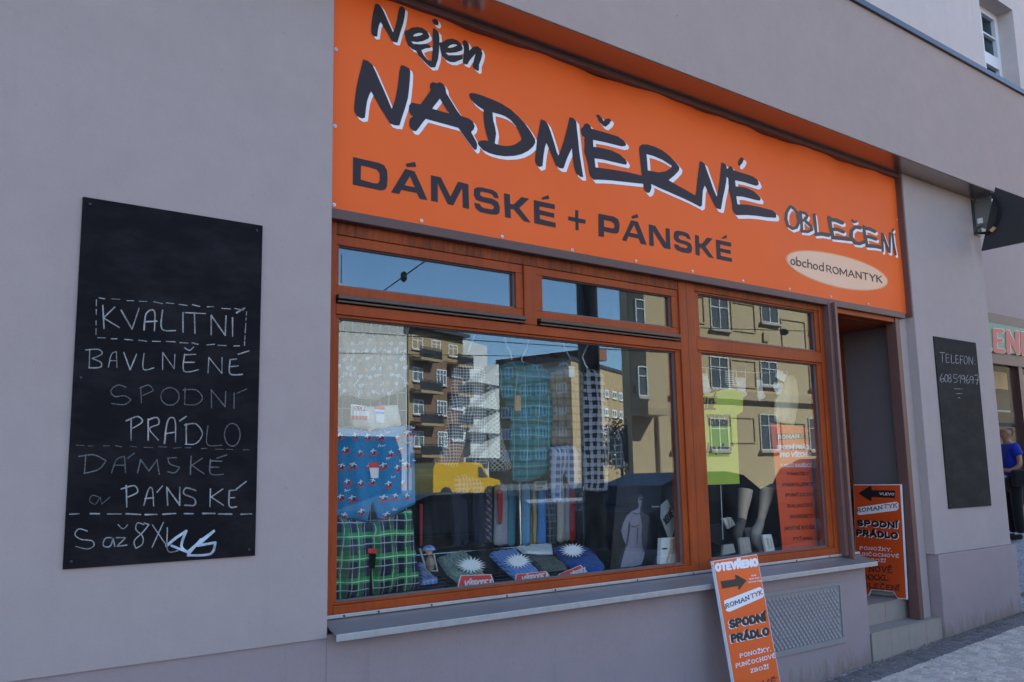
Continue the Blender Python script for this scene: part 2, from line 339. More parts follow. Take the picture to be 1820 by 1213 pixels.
def march(F, x0, y0, h, run=1):
    """outline-exact faces of the inside of a distance field"""
    ny, nx = F.shape; F = np.where(np.abs(F) < 1e-6, -1e-6, F); ins = F < 0; vid = {}; V = []; faces = []; fd = []
    def corner(i, j):
        k = (i, j, 0)
        if k not in vid: vid[k] = len(V); V.append((x0+h*j, y0+h*i)); fd.append(-F[i, j])
        return vid[k]
    def hedge(i, j):
        k = (i, j, 1)
        if k not in vid: t = F[i, j]/(F[i, j]-F[i, j+1]); vid[k] = len(V); V.append((x0+h*(j+t), y0+h*i)); fd.append(0.0)
        return vid[k]
    def vedge(i, j):
        k = (i, j, 2)
        if k not in vid: t = F[i, j]/(F[i, j]-F[i+1, j]); vid[k] = len(V); V.append((x0+h*j, y0+h*(i+t))); fd.append(0.0)
        return vid[k]
    cnt = ins[:-1, :-1].astype(int)+ins[1:, :-1]+ins[:-1, 1:]+ins[1:, 1:]
    for i, j in np.argwhere((cnt > 0) & (cnt < 4)):
        p = []; a, b, c, d = ins[i, j], ins[i, j+1], ins[i+1, j+1], ins[i+1, j]
        if a: p.append(corner(i, j))
        if a != b: p.append(hedge(i, j))
        if b: p.append(corner(i, j+1))
        if b != c: p.append(vedge(i, j+1))
        if c: p.append(corner(i+1, j+1))
        if c != d: p.append(hedge(i+1, j))
        if d: p.append(corner(i+1, j))
        if d != a: p.append(vedge(i, j))
        if len(p) >= 3: faces.append(p)
    full = cnt == 4
    for i in range(ny-1):
        row = np.flatnonzero(full[i]); k = 0
        while k < len(row):
            e = k
            while e+1 < len(row) and row[e+1] == row[e]+1 and e-k+1 < run: e += 1
            j0, j1 = row[k], row[e]+1; faces.append([corner(i, j0), corner(i, j1), corner(i+1, j1), corner(i+1, j0)]); k = e+1
    return V, faces, fd
def flat(name, shape, surf, mat, parent, h=0.7, grow=0.0, shift=(0, 0), run=12):
    F, x0, y0 = shape.field(h, grow, shift); V, f, _ = march(F, x0, y0, h, run)
    if not f: return None
    P = [surf(x, y) for x, y in V]
    return obj(name, P, [q[::-1] for q in f], mat, parent)
def onY(Y): return lambda x, y: UY(x, y, Y)

# ------------------------------------------------------------------ stroke lettering
def arc(cx, cy, rx, ry, a0, a1, n=10): return [(cx+rx*math.cos(R_(a0+(a1-a0)*i/n)), cy+ry*math.sin(R_(a0+(a1-a0)*i/n))) for i in range(n+1)]
GL = {
 'A': (.8, [[(0, 0), (.4, 1), (.8, 0)], [(.14, .34), (.66, .34)]]),
 'B': (.66, [[(0, 0), (0, 1), (.38, 1)]+arc(.38, .76, .24, .24, 90, -90)+[(0, .52)], [(.38, .52)]+arc(.4, .26, .26, .26, 90, -90)+[(0, 0)]]),
 'C': (.7, [arc(.38, .5, .38, .5, 50, 310, 16)]),
 'D': (.7, [[(0, 0), (0, 1), (.3, 1)]+arc(.3, .5, .4, .5, 90, -90, 12)+[(0, 0)]]),
 'E': (.58, [[(.58, 1), (0, 1), (0, 0), (.58, 0)], [(0, .52), (.46, .52)]]),
 'F': (.56, [[(.56, 1), (0, 1), (0, 0)], [(0, .52), (.44, .52)]]),
 'G': (.74, [arc(.38, .5, .38, .5, 50, 330, 16)+[(.74, .45), (.45, .45)]]),
 'H': (.7, [[(0, 0), (0, 1)], [(.7, 0), (.7, 1)], [(0, .52), (.7, .52)]]),
 'I': (.0, [[(0, 0), (0, 1)]]),
 'J': (.45, [[(.45, 1), (.45, .25)]+arc(.22, .22, .22, .22, 0, -170, 8)]),
 'K': (.66, [[(0, 0), (0, 1)], [(.62, 1), (0, .45)], [(.18, .6), (.66, 0)]]),
 'L': (.54, [[(0, 1), (0, 0), (.54, 0)]]),
 'M': (.9, [[(0, 0), (0, 1), (.45, .25), (.9, 1), (.9, 0)]]),
 'N': (.7, [[(0, 0), (0, 1), (.7, 0), (.7, 1)]]),
 'O': (.78, [arc(.39, .5, .39, .5, 90, 450, 20)]),
 'P': (.6, [[(0, 0), (0, 1), (.34, 1)]+arc(.34, .74, .26, .26, 90, -90)+[(0, .48)]]),
 'R': (.64, [[(0, 0), (0, 1), (.34, 1)]+arc(.34, .74, .26, .26, 90, -90)+[(0, .48)], [(.3, .48), (.64, 0)]]),
 'S': (.6, [arc(.3, .75, .29, .25, 40, 270, 10)+arc(.3, .25, .3, .25, 90, -150, 10)]),
 'T': (.68, [[(0, 1), (.68, 1)], [(.34, 1), (.34, 0)]]),
 'U': (.68, [[(0, 1), (0, .3)]+arc(.34, .3, .34, .3, 180, 360)+[(.68, 1)]]),
 'V': (.74, [[(0, 1), (.37, 0), (.74, 1)]]),
 'X': (.7, [[(0, 0), (.7, 1)], [(0, 1), (.7, 0)]]),
 'Y': (.7, [[(0, 1), (.35, .48), (.7, 1)], [(.35, .48), (.35, 0)]]),
 'Z': (.64, [[(0, 1), (.64, 1), (0, 0), (.64, 0)]]),
 'o': (.52, [arc(.26, .3, .26, .3, 90, 450, 16)]), 'a': (.5, [arc(.25, .3, .25, .3, 90, 450, 14), [(.5, .6), (.5, 0)]]),
 'b': (.54, [[(0, 1), (0, 0)], arc(.27, .3, .27, .3, 90, 450, 16)]), 'd': (.54, [[(.54, 1), (.54, 0)], arc(.27, .3, .27, .3, 90, 450, 16)]),
 'c': (.46, [arc(.26, .3, .26, .3, 50, 310, 12)]), 'e': (.52, [[(0, .3), (.52, .3)]+arc(.26, .3, .26, .3, 0, 310, 14)]),
 'r': (.36, [[(0, .6), (0, 0)], [(0, .36)]+arc(.22, .36, .22, .24, 180, 50, 6)]), 't': (.36, [[(.16, .9), (.16, .1), (.34, .02)], [(0, .6), (.36, .6)]]),
 'h': (.5, [[(0, 1), (0, 0)], [(0, .35)]+arc(.25, .35, .25, .25, 180, 0)+[(.5, 0)]]),
 'n': (.5, [[(0, .6), (0, 0)], [(0, .35)]+arc(.25, .35, .25, .25, 180, 0)+[(.5, 0)]]),
 'm': (.8, [[(0, .6), (0, 0)], [(0, .35)]+arc(.2, .38, .2, .22, 180, 0)+[(.4, 0)], [(.4, .35)]+arc(.6, .38, .2, .22, 180, 0)+[(.8, 0)]]),
 '!': (.05, [[(0, 1), (0, .32)], [(0, .06), (0, .05)]]), ',': (.1, [[(.08, .08), (.0, -.16)]]), '.': (.05, [[(0, .03), (0, .02)]]), '-': (.35, [[(0, .45), (.35, .45)]]),
 '"': (.25, [[(0, 1.05), (.03, .8)], [(.2, 1.05), (.23, .8)]]), '_': (.25, [[(0, .05), (-.03, -.2)], [(.2, .05), (.17, -.2)]]), ':': (.05, [[(0, .1), (0, .09)], [(0, .6), (0, .59)]]),
 '0': (.5, [arc(.25, .5, .25, .5, 90, 450, 14)]), '1': (.2, [[(0, .8), (.2, 1), (.2, 0)]]), '8': (.5, [arc(.25, .75, .22, .25, 90, 450, 12), arc(.25, .25, .25, .25, 90, 450, 12)]),
 '9': (.5, [arc(.25, .7, .25, .3, 0, 360, 12), [(.5, .7), (.3, 0)]]), '3': (.5, [arc(.22, .75, .25, .25, 140, -80, 9), arc(.22, .25, .27, .27, 80, -140, 9)]), '+': (.6, [[(0, .5), (.6, .5)], [(.3, .2), (.3, .8)]]),
}
ACU = dict(zip('ÁÉÍÓÚÝáé', 'AEIOUYae')); CAR = dict(zip('ČĎĚŇŘŠŤŽčěřšž', 'CDENRSTZcersz'))
def text_strokes(txt, gap=0.22, serif=0.0):
    x = 0.0; out = []
    for ch in txt:
        if ch == ' ': x += 0.45; continue
        base = ACU.get(ch, CAR.get(ch, ch)); wd, st = GL[base]; top = 1.0 if base.isupper() else 0.62
        L = [list(s) for s in st]
        if serif:
            ex = []
            for s in L:
                for p in (s[0], s[-1]):
                    if abs(p[1]) < .01 or abs(p[1]-1) < .01: ex.append([(p[0]-serif, p[1]), (p[0]+serif, p[1])])
            L += ex
        if ch in ACU: L.append([(wd/2-.06, top+.16), (wd/2+.14, top+.34)])
        if ch in CAR: L.append([(wd/2-.17, top+.34), (wd/2, top+.16), (wd/2+.17, top+.34)])
        out += [[(x+p[0], p[1]) for p in s] for s in L]; x += wd+gap+(serif*1.2 if serif else 0)
    return out, x-gap-(serif*1.2 if serif else 0)
def text_shape(txt, BL, BR, TL, wt, serif=0.0, gap=0.22, shape=None):
    """lettering fitted between baseline ends BL, BR with cap height BL-TL; wt = stroke width as share of the cap height"""
    st, wd = text_strokes(txt, gap, serif); sh = shape or Shape(); hp = math.hypot(TL[0]-BL[0], TL[1]-BL[1])
    ux, uy = (BR[0]-BL[0])/wd, (BR[1]-BL[1])/wd; vx, vy = TL[0]-BL[0], TL[1]-BL[1]
    for s in st: sh.stroke([(BL[0]+ux*p[0]+vx*p[1], BL[1]+uy*p[0]+vy*p[1]) for p in s], wt*hp)
    return sh
# ================================================================== the ground
def ground_sheet(name, x0, x1, y0, y1, dz, mat, nx=40):
    m = MB(); xs = np.linspace(x0, x1, nx+1)
    xs = np.unique(np.concatenate([xs, [-8.0, 18.0]])); xs = xs[(xs >= x0) & (xs <= x1)]
    for a, b in zip(xs[:-1], xs[1:]):
        m.add([(a, y0, ground_z(a)+dz), (b, y0, ground_z(b)+dz), (b, y1, ground_z(b)+dz), (a, y1, ground_z(a)+dz)], [(0, 1, 2, 3)])
    return tag(m.build(name, mat), kind='structure')
def cobble_mat(name, c1, c2, joint, scale):
    m, t, b = newmat(name); v = N(t, 'ShaderNodeTexVoronoi', feature='DISTANCE_TO_EDGE'); v.inputs['Scale'].default_value = scale; t.links.new(pos(t), v.inputs['Vector'])
    v2 = N(t, 'ShaderNodeTexVoronoi'); v2.inputs['Scale'].default_value = scale; t.links.new(pos(t), v2.inputs['Vector'])
    s = N(t, 'ShaderNodeSeparateColor'); t.links.new(v2.outputs['Color'], s.inputs[0]); c = mixc(t, s.outputs[0], c1, c2)
    e = ramp(t, v.outputs[0], [(0.02, (0, 0, 0)), (0.09, (1, 1, 1))]); c = mixc(t, e, joint, c); t.links.new(c, b.inputs['Base Color'])
    b.inputs['Roughness'].default_value = 0.75; bumpn(t, b, e, 0.5, 0.01); return m
MAT['cobble'] = cobble_mat('mosaic_paving', (0.30, 0.30, 0.32), (0.46, 0.46, 0.49), (0.11, 0.10, 0.10), 15)
MAT['asphalt'] = plain('asphalt', (0.050, 0.050, 0.052), 0.85, 0.25, 3, bump=0.3, bscale=90)
MAT['terrain'] = plain('far_ground', (0.11, 0.11, 0.105), 0.9, 0.2, 0.2)
MAT['kerb'] = plain('granite_kerb', (0.30, 0.29, 0.28), 0.8, 0.2, 30, bump=0.2)
ground_sheet('terrain', -600, 900, -900, 400, -0.16, 'terrain', 6)
ground_sheet('road', -120, 220, -20.0, -4.95, -0.13, 'asphalt')
ground_sheet('pavement', -60, 60, -4.8, 4.0, -0.012, 'cobble', 120)
ground_sheet('far_pavement', -120, 220, -26.9, -20.2, -0.02, 'cobble', 60)
for nm, ya, yb in (('kerb', -4.95, -4.8), ('far_kerb', -20.2, -20.0)):
    m = MB()
    for i in range(30):
        a = -14+i*1.6; z0, z1 = ground_z(a), ground_z(a+1.59)
        m.hexa([(a, ya, z0-.3), (a+1.59, ya, z1-.3), (a+1.59, yb, z1-.3), (a, yb, z0-.3), (a, ya, z0+.01), (a+1.59, ya, z1+.01), (a+1.59, yb, z1+.01), (a, yb, z0+.01)])
    tag(m.build(nm, 'kerb'), kind='structure')
PAVE = bpy.data.objects['pavement']

# ================================================================== the shop building
SHOP = thing('shop_building', 'grey rendered shop building with orange brown window frames and a wide overhanging upper wall', 'building', (5.0, 0.3, -0.1))
XL, XR = 2.09, 8.08           # opening between the left wall and the right pillar
def S(name, *a, bev=0.0, parent=None): return boxo(name, *a, parent or SHOP, bev)
S('wall', -14, XL, 0.0, 0.4, 0.72, 4.3, 'wall', bev=0.004)
S('wall_plinth', -14, XL+0.0, 0.012, 0.40, -1.2, 0.72, 'plinth')
S('parapet_wall', XL+0.001, 6.95, 0.014, 0.30, -1.0, 0.735, 'plinth', bev=0.006)
# pillar right of the doorway with its thicker plinth
S('pillar', XR, 9.60, 0.0, 0.5, 0.72, 4.3, 'wall', bev=0.006)
S('pillar_plinth', XR+0.02, 9.66, -0.022, 0.5, -0.6, 0.719, 'plinth', bev=0.006)
# overhanging upper wall, its sheet-metal underside and the dark flashing on top
S('upper_wall', -14, 14.0, -0.245, 0.4, 4.300, 5.62, 'wall_up', bev=0.004)
m = MB(); xs = [-14, -6, -1.2, 2.2, 4.9, 7.62, 10.4, 14.0]
for i, (a, b) in enumerate(zip(xs[:-1], xs[1:])):
    m = MB().box(a+.001, b-.001, -0.236, 0.12, 4.2965, 4.2995); o = m.build('soffit_panel', 'soffit', SHOP)
m = MB().add([(-14, -.275, 5.600), (14, -.275, 5.600), (14, -.275, 5.655), (-14, -.275, 5.655), (14, .06, 5.70), (-14, .06, 5.70), (-14, -.24, 5.60), (14, -.24, 5.60)],
             [(0, 1, 2, 3), (3, 2, 4, 5), (6, 7, 1, 0)]); m.build('roof_flashing', 'flash', SHOP)
for x in (8.05, 8.62):
    MB().lathe((x, -.2, 5.672), [(.012, 0), (.02, .01), (.02, .03), (.006, .045)], 8).build('flashing_clip', 'flash', SHOP)
# storeys above: one window shows past the flashing
MAT['nwall_'] = stucco('pinkish_underside', (0.35, 0.285, 0.28), seed=8.2, amount=0.15)
wx0, wx1, wz0, wz1 = 10.27, 11.17, 5.2, 7.0
m = MB(); m.box(-14, wx0, 0.05, 0.5, 5.62, 26); m.box(wx1, 14, 0.05, 0.5, 5.62, 26); m.box(wx0, wx1, 0.05, 0.5, wz1, 26); m.build('storey_wall', 'wall_top', SHOP)
S('roof_block', -14, 9.6, 0.5, 12, 4.0, 26, 'wall_top'); S('roof_block', 9.601, 14, 0.5, 12, 5.5, 26, 'nwall_')
MAT['pvc'] = plain('white_window_frame', (0.72, 0.72, 0.74), 0.4, 0.05, 10)
MAT['oldglass'] = glass('upstairs_glass', 1.6, (0.35, 0.4, 0.42))
WN = S('upper_window', wx0+.001, wx1-.001, 0.36, 0.40, 5.62, wz1, 'dark')
m = MB(); gx0, gx1 = wx0+.002, wx1-.002
for a, b, c, d in ((gx0, gx0+.07, 5.6, wz1), (gx1-.08, gx1, 5.6, wz1), (gx0+.07, gx1-.08, wz1-.08, wz1), (gx0+.07, gx1-.08, 6.27, 6.42), (gx0+.40, gx0+.47, 5.6, 6.27), (gx0+.40, gx0+.47, 6.42, wz1-.08)): m.box(a, b, 0.235, 0.31, c, d)
m.box(gx0+.07, gx0+.40, 0.24, 0.30, 6.66, 6.68); m.box(gx0+.47, gx1-.08, 0.24, 0.30, 6.66, 6.68); m.build('window_frame', 'pvc', WN)
boxo('window_pane', gx0+.05, gx1-.05, 0.28, 0.285, 5.6, wz1-.05, 'oldglass', WN)

# --- shopfront joinery
FY = 0.09                     # front face of the frame
GY = 0.135                    # glass
FR = thing('shop_window', 'orange brown timber shopfront with two large panes and three fanlights under the orange banner', 'window', (4.4, 0.1, 0.8))
def Fm(name, x0, x1, z0, z1, y0=FY, y1=0.19, mat='wood', bev=0.004): return boxo(name, x0, x1, y0, y1, z0, z1, mat, FR, bev)
PANES = [(2.185, 3.405, 2.530, 2.757), (3.620, 4.836, 2.530, 2.762), (5.131, 6.615, 2.484, 2.815), (2.190, 4.850, 0.872, 2.356), (5.135, 6.600, 0.880, 2.371)]
Fm('stile', 2.105, 2.165, 0.815, 2.905)
Fm('stile', 4.905, 5.075, 0.815, 2.905)
Fm('stile', 6.665, 6.715, 0.815, 2.905)
Fm('bottom_rail', 2.166, 4.904, 0.815, 0.858); Fm('bottom_rail', 5.076, 6.664, 0.815, 0.866)
Fm('transom', 2.166, 4.904, 2.372, 2.430); Fm('transom', 5.076, 6.664, 2.386, 2.470)
Fm('fanlight_post', 3.463, 3.562, 2.431, 2.81)
Fm('head_rail', 2.166, 4.904, 2.812, 2.905, FY+.004, mat='wood2'); Fm('head_rail', 5.076, 6.664, 2.828, 2.905, FY+.004, mat='wood2')
def sash(x0, x1, z0, z1, b=0.03, y=FY+0.012, outer=None):
    """inner frame around a pane, one mesh per member"""
    ox0, ox1, oz0, oz1 = outer
    for nm, a in (('sash_rail', (ox0, ox1, oz0, z0)), ('sash_rail', (ox0, ox1, z1, oz1)), ('sash_stile', (ox0, x0, z0+.0005, z1-.0005)), ('sash_stile', (x1, ox1, z0+.0005, z1-.0005))):
        if a[1]-a[0] > .004 and a[3]-a[2] > .004: boxo(nm, a[0], a[1], y, .185, a[2], a[3], 'wood', FR, 0.003)
sash(*PANES[0], outer=(2.167, 3.461, 2.478, 2.811)); sash(*PANES[1], outer=(3.564, 4.903, 2.478, 2.811)); sash(*PANES[2], outer=(5.077, 6.663, 2.472, 2.827))
sash(*PANES[3], outer=(2.167, 4.903, 0.859, 2.371)); sash(*PANES[4], outer=(5.077, 6.663, 0.867, 2.385))
for a, b in ((2.166, 3.455), (3.572, 4.875)):        # bronze drip bars under the opening fanlights
    o = boxo('drip_bar', a, b, FY-.028, FY+.03, 2.452, 2.477, 'drip', FR, 0.004); boxo('drip_lip', a, b, FY-.020, FY+.02, 2.434, 2.446, 'drip', o, 0.003)
for (x0, x1, z0, z1) in PANES:
    boxo('glass_pane', x0-.008, x1+.008, GY, GY+.006, z0-.008, z1+.008, 'glass', FR)
    m = MB(); g = .010
    for a, b, c, d in ((x0, x1, z0, z0+g), (x0, x1, z1-g*.6, z1), (x0, x0+g*.5, z0+g, z1-g*.6), (x1-g, x1, z0+g, z1-g*.6)): m.box(a, b, GY-.014, GY-.001, c, d)
    m.build('glazing_bead', 'gasket', FR)
m = MB().box(4.985, 4.989, FY-.0015, FY+.01, .83, 2.9); m.build('stile_joint', 'brown', FR)
# sheet sill with nail heads and a rolled front edge, in three sheets
SIL = thing('window_sill', 'grey sheet metal sill with bright front edge under the big shop window', 'window sill', (4.5, 0.0, 0.73))
sx = [2.098, 3.62, 5.30, 6.985]
for i in range(3):
    a, b = sx[i]+.001, sx[i+1]-.001
    MB().hexa([(a, -.075, .738), (b, -.075, .738), (b, .088, .790), (a, .088, .790), (a, -.075, .745), (b, -.075, .745), (b, .088, .797), (a, .088, .797)]).build('sill_sheet', 'zinc', SIL)
    MB().box(a, b, -.083, -.0755, .712, .746, .002).build('sill_edge', 'zincedge', SIL)
    MB().box(a, b, .074, .0885, .7985, .816, .002).build('sill_upstand', 'zincedge', SIL)
for x in (2.22, 2.42, 2.75, 3.27, 3.64, 4.35, 4.9, 5.6, 6.1, 6.55):
    MB().lathe((x, .074, .807), [(.0065, 0), (.0065, .002), (.003, .004)], 8, 'y').build('nail_head', 'flash', SIL)
# right end return of the sill over the doorway cheek
S('parapet_return', 6.72, 6.949, 0.301, 0.62, -0.6, 0.734, 'plinth')
# ventilation grille in the parapet
VT = thing('vent_grille', 'grey painted vent grille of small raised scales in the low wall', 'vent', (6.08, 0.01, 0.16))
vx0, vx1, vz0, vz1 = 5.50, 6.55, 0.19, 0.585
m = MB()
for a, b, c, d in ((vx0-.04, vx1+.04, vz0-.045, vz0), (vx0-.04, vx1+.04, vz1, vz1+.03), (vx0-.04, vx0, vz0, vz1), (vx1, vx1+.035, vz0, vz1)): m.box(a, b, .002, .0135, c, d, .003)
m.build('grille_frame', 'vent', VT); boxo('grille_backing', vx0, vx1, .0125, .0136, vz0, vz1, 'vent', VT)
m = MB(); cw, chh = .047, .027; nr = int((vz1-vz0)/chh); nc = int((vx1-vx0)/cw)
for r in range(nr):
    for c in range(nc):
        x = vx0+(c+.5+(.5 if r % 2 else 0))*cw; z = vz0+(r+.5)*chh
        if x+cw*.42 > vx1: continue
        a = cw*.40
        m.add([(x-a, .012, z+.002), (x+a, .012, z+.002), (x, .012, z+chh*.75), (x-a*.75, -.001, z-.009), (x+a*.75, -.001, z-.009), (x-a*.5, .012, z-.013), (x+a*.5, .012, z-.013)],
              [(0, 3, 2), (2, 3, 4), (2, 4, 1), (3, 5, 6, 4)])
tag(m.build('grille_scales', 'vent', VT), kind='stuff')

# --- doorway recess
DR = thing('doorway', 'recessed grey shop doorway with brown posts and beige tiled steps', 'doorway', (7.4, 0.4, 0.1))
def D(name, *a, bev=0.0, mat=None): return boxo(name, *a, DR, bev)
D('door_post', 6.718, 6.765, 0.03, 0.17, 0.80, 2.905, 'brownpost', bev=.004)
D('door_post', 6.767, 6.800, 0.00, 0.15, 0.77, 2.905, 'brownpost', bev=.004)
D('door_post', 7.845, 7.915, 0.060, 0.16, 0.171, 2.905, 'brownpost', bev=.004)
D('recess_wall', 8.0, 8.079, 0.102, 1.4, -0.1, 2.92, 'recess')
D('jamb_infill', 7.916, 8.079, 0.085, 0.101, 0.171, 2.92, 'wall')
D('recess_ceiling', 6.72, 7.999, 0.17, 0.71, 2.83, 2.905, 'wood')
D('lintel', 6.801, 7.844, 0.07, 0.169, 2.835, 2.905, 'wood', bev=.004)
MAT['wooddoor'] = wood('door_timber', (0.20, 0.045, 0.014), (0.09, 0.02, 0.008))
m = MB(); m.box(7.86, 7.999, .70, .78, .35, 2.829, .004); m.box(6.80, 6.92, .70, .78, .35, 2.829, .004); m.box(6.921, 7.859, .70, .78, 2.70, 2.829, .004); m.build('door_frame', 'wooddoor', DR)
dl = D('door_leaf', 6.925, 7.855, .72, .765, .352, 2.698, 'wooddoor', bev=.004)
boxo('door_glass', 7.05, 7.73, .712, .7195, 1.2, 2.5, 'glass', dl)
MB().tube([(7.02, .70, 1.30), (7.02, .66, 1.30), (7.12, .66, 1.30)], .009, 8).build('door_handle', 'chrome', dl)
D('recess_side', 6.72, 6.799, 0.171, .80, 0.1, 2.829, 'wooddoor')
ST = thing('entrance_steps', 'two beige tiled steps leading into the shop doorway', 'steps', (7.5, 0.1, -0.1))
boxo('step_core', 6.952, 8.098, 0.012, 0.70, -.6, .158, 'grout', ST); boxo('step_core', 6.952, 7.998, 0.215, .70, .1585, .330, 'grout', ST)
tx = [6.953, 7.24, 7.53, 7.82, 8.097]
for a, b in zip(tx[:-1], tx[1:]):
    boxo('step_tile', a+.002, b-.002, 0.0, 0.0115, -.3, .157, 'tile', ST, .0015); boxo('step_tile', a+.002, b-.002, -.004, .2125, .1575, .170, 'tile', ST, .002)
    b2 = min(b, 7.997); boxo('step_tile', a+.002, b2-.002, 0.203, 0.2145, .1705, .329, 'tile', ST, .0015); boxo('step_tile', a+.002, b2-.002, .199, .69, .3305, .342, 'tile', ST, .002)

# --- room behind the glass
RM = thing('shop_interior', 'dim shop room behind the display windows', 'room', (4.4, 1.6, 0.3))
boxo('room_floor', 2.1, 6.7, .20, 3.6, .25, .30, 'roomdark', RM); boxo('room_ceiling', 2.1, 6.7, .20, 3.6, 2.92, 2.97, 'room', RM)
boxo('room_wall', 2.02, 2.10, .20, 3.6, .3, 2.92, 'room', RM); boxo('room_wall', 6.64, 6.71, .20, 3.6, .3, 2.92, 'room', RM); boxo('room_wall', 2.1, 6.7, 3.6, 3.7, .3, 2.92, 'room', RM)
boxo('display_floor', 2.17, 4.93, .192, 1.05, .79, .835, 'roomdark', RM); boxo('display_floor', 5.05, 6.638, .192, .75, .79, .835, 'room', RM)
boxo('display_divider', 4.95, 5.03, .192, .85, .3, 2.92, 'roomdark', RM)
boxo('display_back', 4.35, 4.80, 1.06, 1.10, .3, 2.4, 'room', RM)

# ================================================================== pavement stones near the shop
MAT['st1'] = plain('paving_stone_pale', (0.60, 0.485, 0.41), 0.7, 0.15, 25, bump=0.25, bscale=70)
MAT['st2'] = plain('paving_stone_grey', (0.47, 0.38, 0.32), 0.7, 0.15, 25, bump=0.25, bscale=70)
MAT['st3'] = plain('paving_stone_cool', (0.50, 0.405, 0.355), 0.7, 0.15, 25, bump=0.25, bscale=70)
MAT['st4'] = plain('paving_stone_dark', (0.165, 0.14, 0.14), 0.7, 0.2, 25, bump=0.25, bscale=70)
MAT['st5'] = plain('paving_stone_slate', (0.125, 0.108, 0.108), 0.7, 0.2, 25, bump=0.25, bscale=70)
def stone_mb(m, cx, cy, s, ang):
    q = [(-1, -1), (1, -1), (1, 1), (-1, 1)]; ca, sa = math.cos(ang), math.sin(ang); top = []; bot = []
    for (a, b) in q:
        jx, jy = a*s*(.5+random.uniform(-.07, .05)), b*s*(.5+random.uniform(-.07, .05))
        bot.append((cx+ca*jx-sa*jy, cy+sa*jx+ca*jy)); top.append((cx+ca*jx*.86-sa*jy*.86, cy+sa*jx*.86+ca*jy*.86))
    g = ground_z(cx); h = random.uniform(-.003, .006); t0 = random.uniform(-.03, .03)
    m.add([(x, y, g-.012) for x, y in bot]+[(x, y, g+h+(x-cx)*(t0+.046)) for x, y in top], [(4, 5, 6, 7), (0, 1, 5, 4), (1, 2, 6, 5), (2, 3, 7, 6), (3, 0, 4, 7)])
stones = []
sp = .068; ang = R_(3)
for i in range(0, 190):
    for j in range(0, 44):
        x = 5.2+i*sp+((j % 2)*.5+random.uniform(-.06, .06))*sp; y = -.06-j*sp*.97+random.uniform(-.06, .06)*sp
        if x > 16.2: continue
        dark = (y > -.30) or (8.95 < x+y*.12 < 9.32) or (12.3 < x+y*.12 < 12.7)
        px = np.array(MR @ (np.array([x, y, ground_z(x)])-CAM)); u, v = W0/2+FPX*px[0]/px[2], H0/2-FPX*px[1]/px[2]
        vis = (u < W0+10 and v < H0+10 and u > 1530)
        stones.append((not vis, px[2], x, y, dark))
stones.sort()
joined = MB(); k = 0
for nv, d, x, y, dark in stones:
    mi = random.choice([3, 3, 4]) if dark else random.choice([0, 0, 1, 2])
    if not nv and k < 300:
        m = MB(); stone_mb(m, x, y, sp*.95, ang+random.uniform(-.08, .08)); m.build('paving_stone', 'st%d' % (mi+1), PAVE); k += 1
    else:
        joined.cur = mi; stone_mb(joined, x, y, sp*.95, ang+random.uniform(-.08, .08))
tag(joined.build('paving_stones', None, PAVE, mats=['st1', 'st2', 'st3', 'st4', 'st5']), kind='stuff')
# swept grit along the foot of the walls
MAT['grit'] = plain('brown_grit', (0.20, 0.155, 0.105), 0.95, 0.3, 60)
m = MB()
for i in range(2600):
    x = 6.2+random.random()**.7*9; 
    y0 = .0 if x < 6.95 else (-.005 if x < 8.1 else (-.03 if x < 9.66 else .4))
    y = y0-abs(random.gauss(0, .055))-.004; s = random.uniform(.003, .010); z = ground_z(x)+.002
    m.add([(x-s, y-s, z), (x+s, y-s*.6, z), (x+s*.3, y+s, z), (x, y, z+s*1.1)], [(0, 1, 3), (1, 2, 3), (2, 0, 3)])
tag(m.build('wall_foot_grit', 'grit', None), 'brown grit swept along the foot of the wall', 'grit', kind='stuff')
# ================================================================== banner
BY = 0.075
def wave(x, z):
    t = min(max((4.28-z)/.35, 0), 1)
    return 1.5*(.006*math.sin(x*2.1+.6)*math.sin((z-2.9)*1.7)+.010*(1-t)**2*math.sin(x*6.3+z*3)+.004*math.sin(x*3.7+z*4.1)+.0035*(1-t)*math.sin(x*17.0))
BAN = thing('banner', 'long orange vinyl banner with dark brush lettering above the shop window', 'banner', (5.1, BY, 2.93))
bz0, bz1, bx0, bx1 = 2.936, 4.262, 2.094, 8.066
m = MB(); nx, nz = 180, 44
vs = [(bx0+(bx1-bx0)*i/nx, BY+wave(bx0+(bx1-bx0)*i/nx, bz0+(bz1-bz0)*j/nz), bz0+(bz1-bz0)*j/nz) for j in range(nz+1) for i in range(nx+1)]
fs = [(j*(nx+1)+i, j*(nx+1)+i+1, (j+1)*(nx+1)+i+1, (j+1)*(nx+1)+i) for j in range(nz) for i in range(nx)]
m.add(vs, fs); m.build('banner_sheet', 'banner', BAN, smooth=True)
def bsurf(off):
    def f(x, y):
        p = UY(x, y, BY); p[1] += wave(p[0], p[2])-off; return p
    return f
cA, cB, cC = crop(610, 100, .16491), crop(820, 140, .16484), crop(1020, 190, .16484)
cD, cE, cF = crop(1200, 270, .11541), crop(640, 0, .13187), crop(1380, 350, .16484)
cG, cH = crop(610, 270, .21429), crop(980, 350, .19231)
big = Shape()
big.poly(cA([(203,45),(255,62),(300,100),(335,170),(385,285),(430,385),(470,480),(512,578),(540,510),(560,440),(578,350),(590,260),(600,175),(620,100),(665,110),(710,135),(720,170),(715,260),(703,370),(690,460),(660,560),(625,660),(595,755),(545,752),(495,735),(460,680),(400,585),(340,480),(287,388),(265,430),(245,490),(232,570),(222,672),(185,680),(140,655),(108,605),(108,545),(115,470),(130,350),(150,255),(175,160)]))
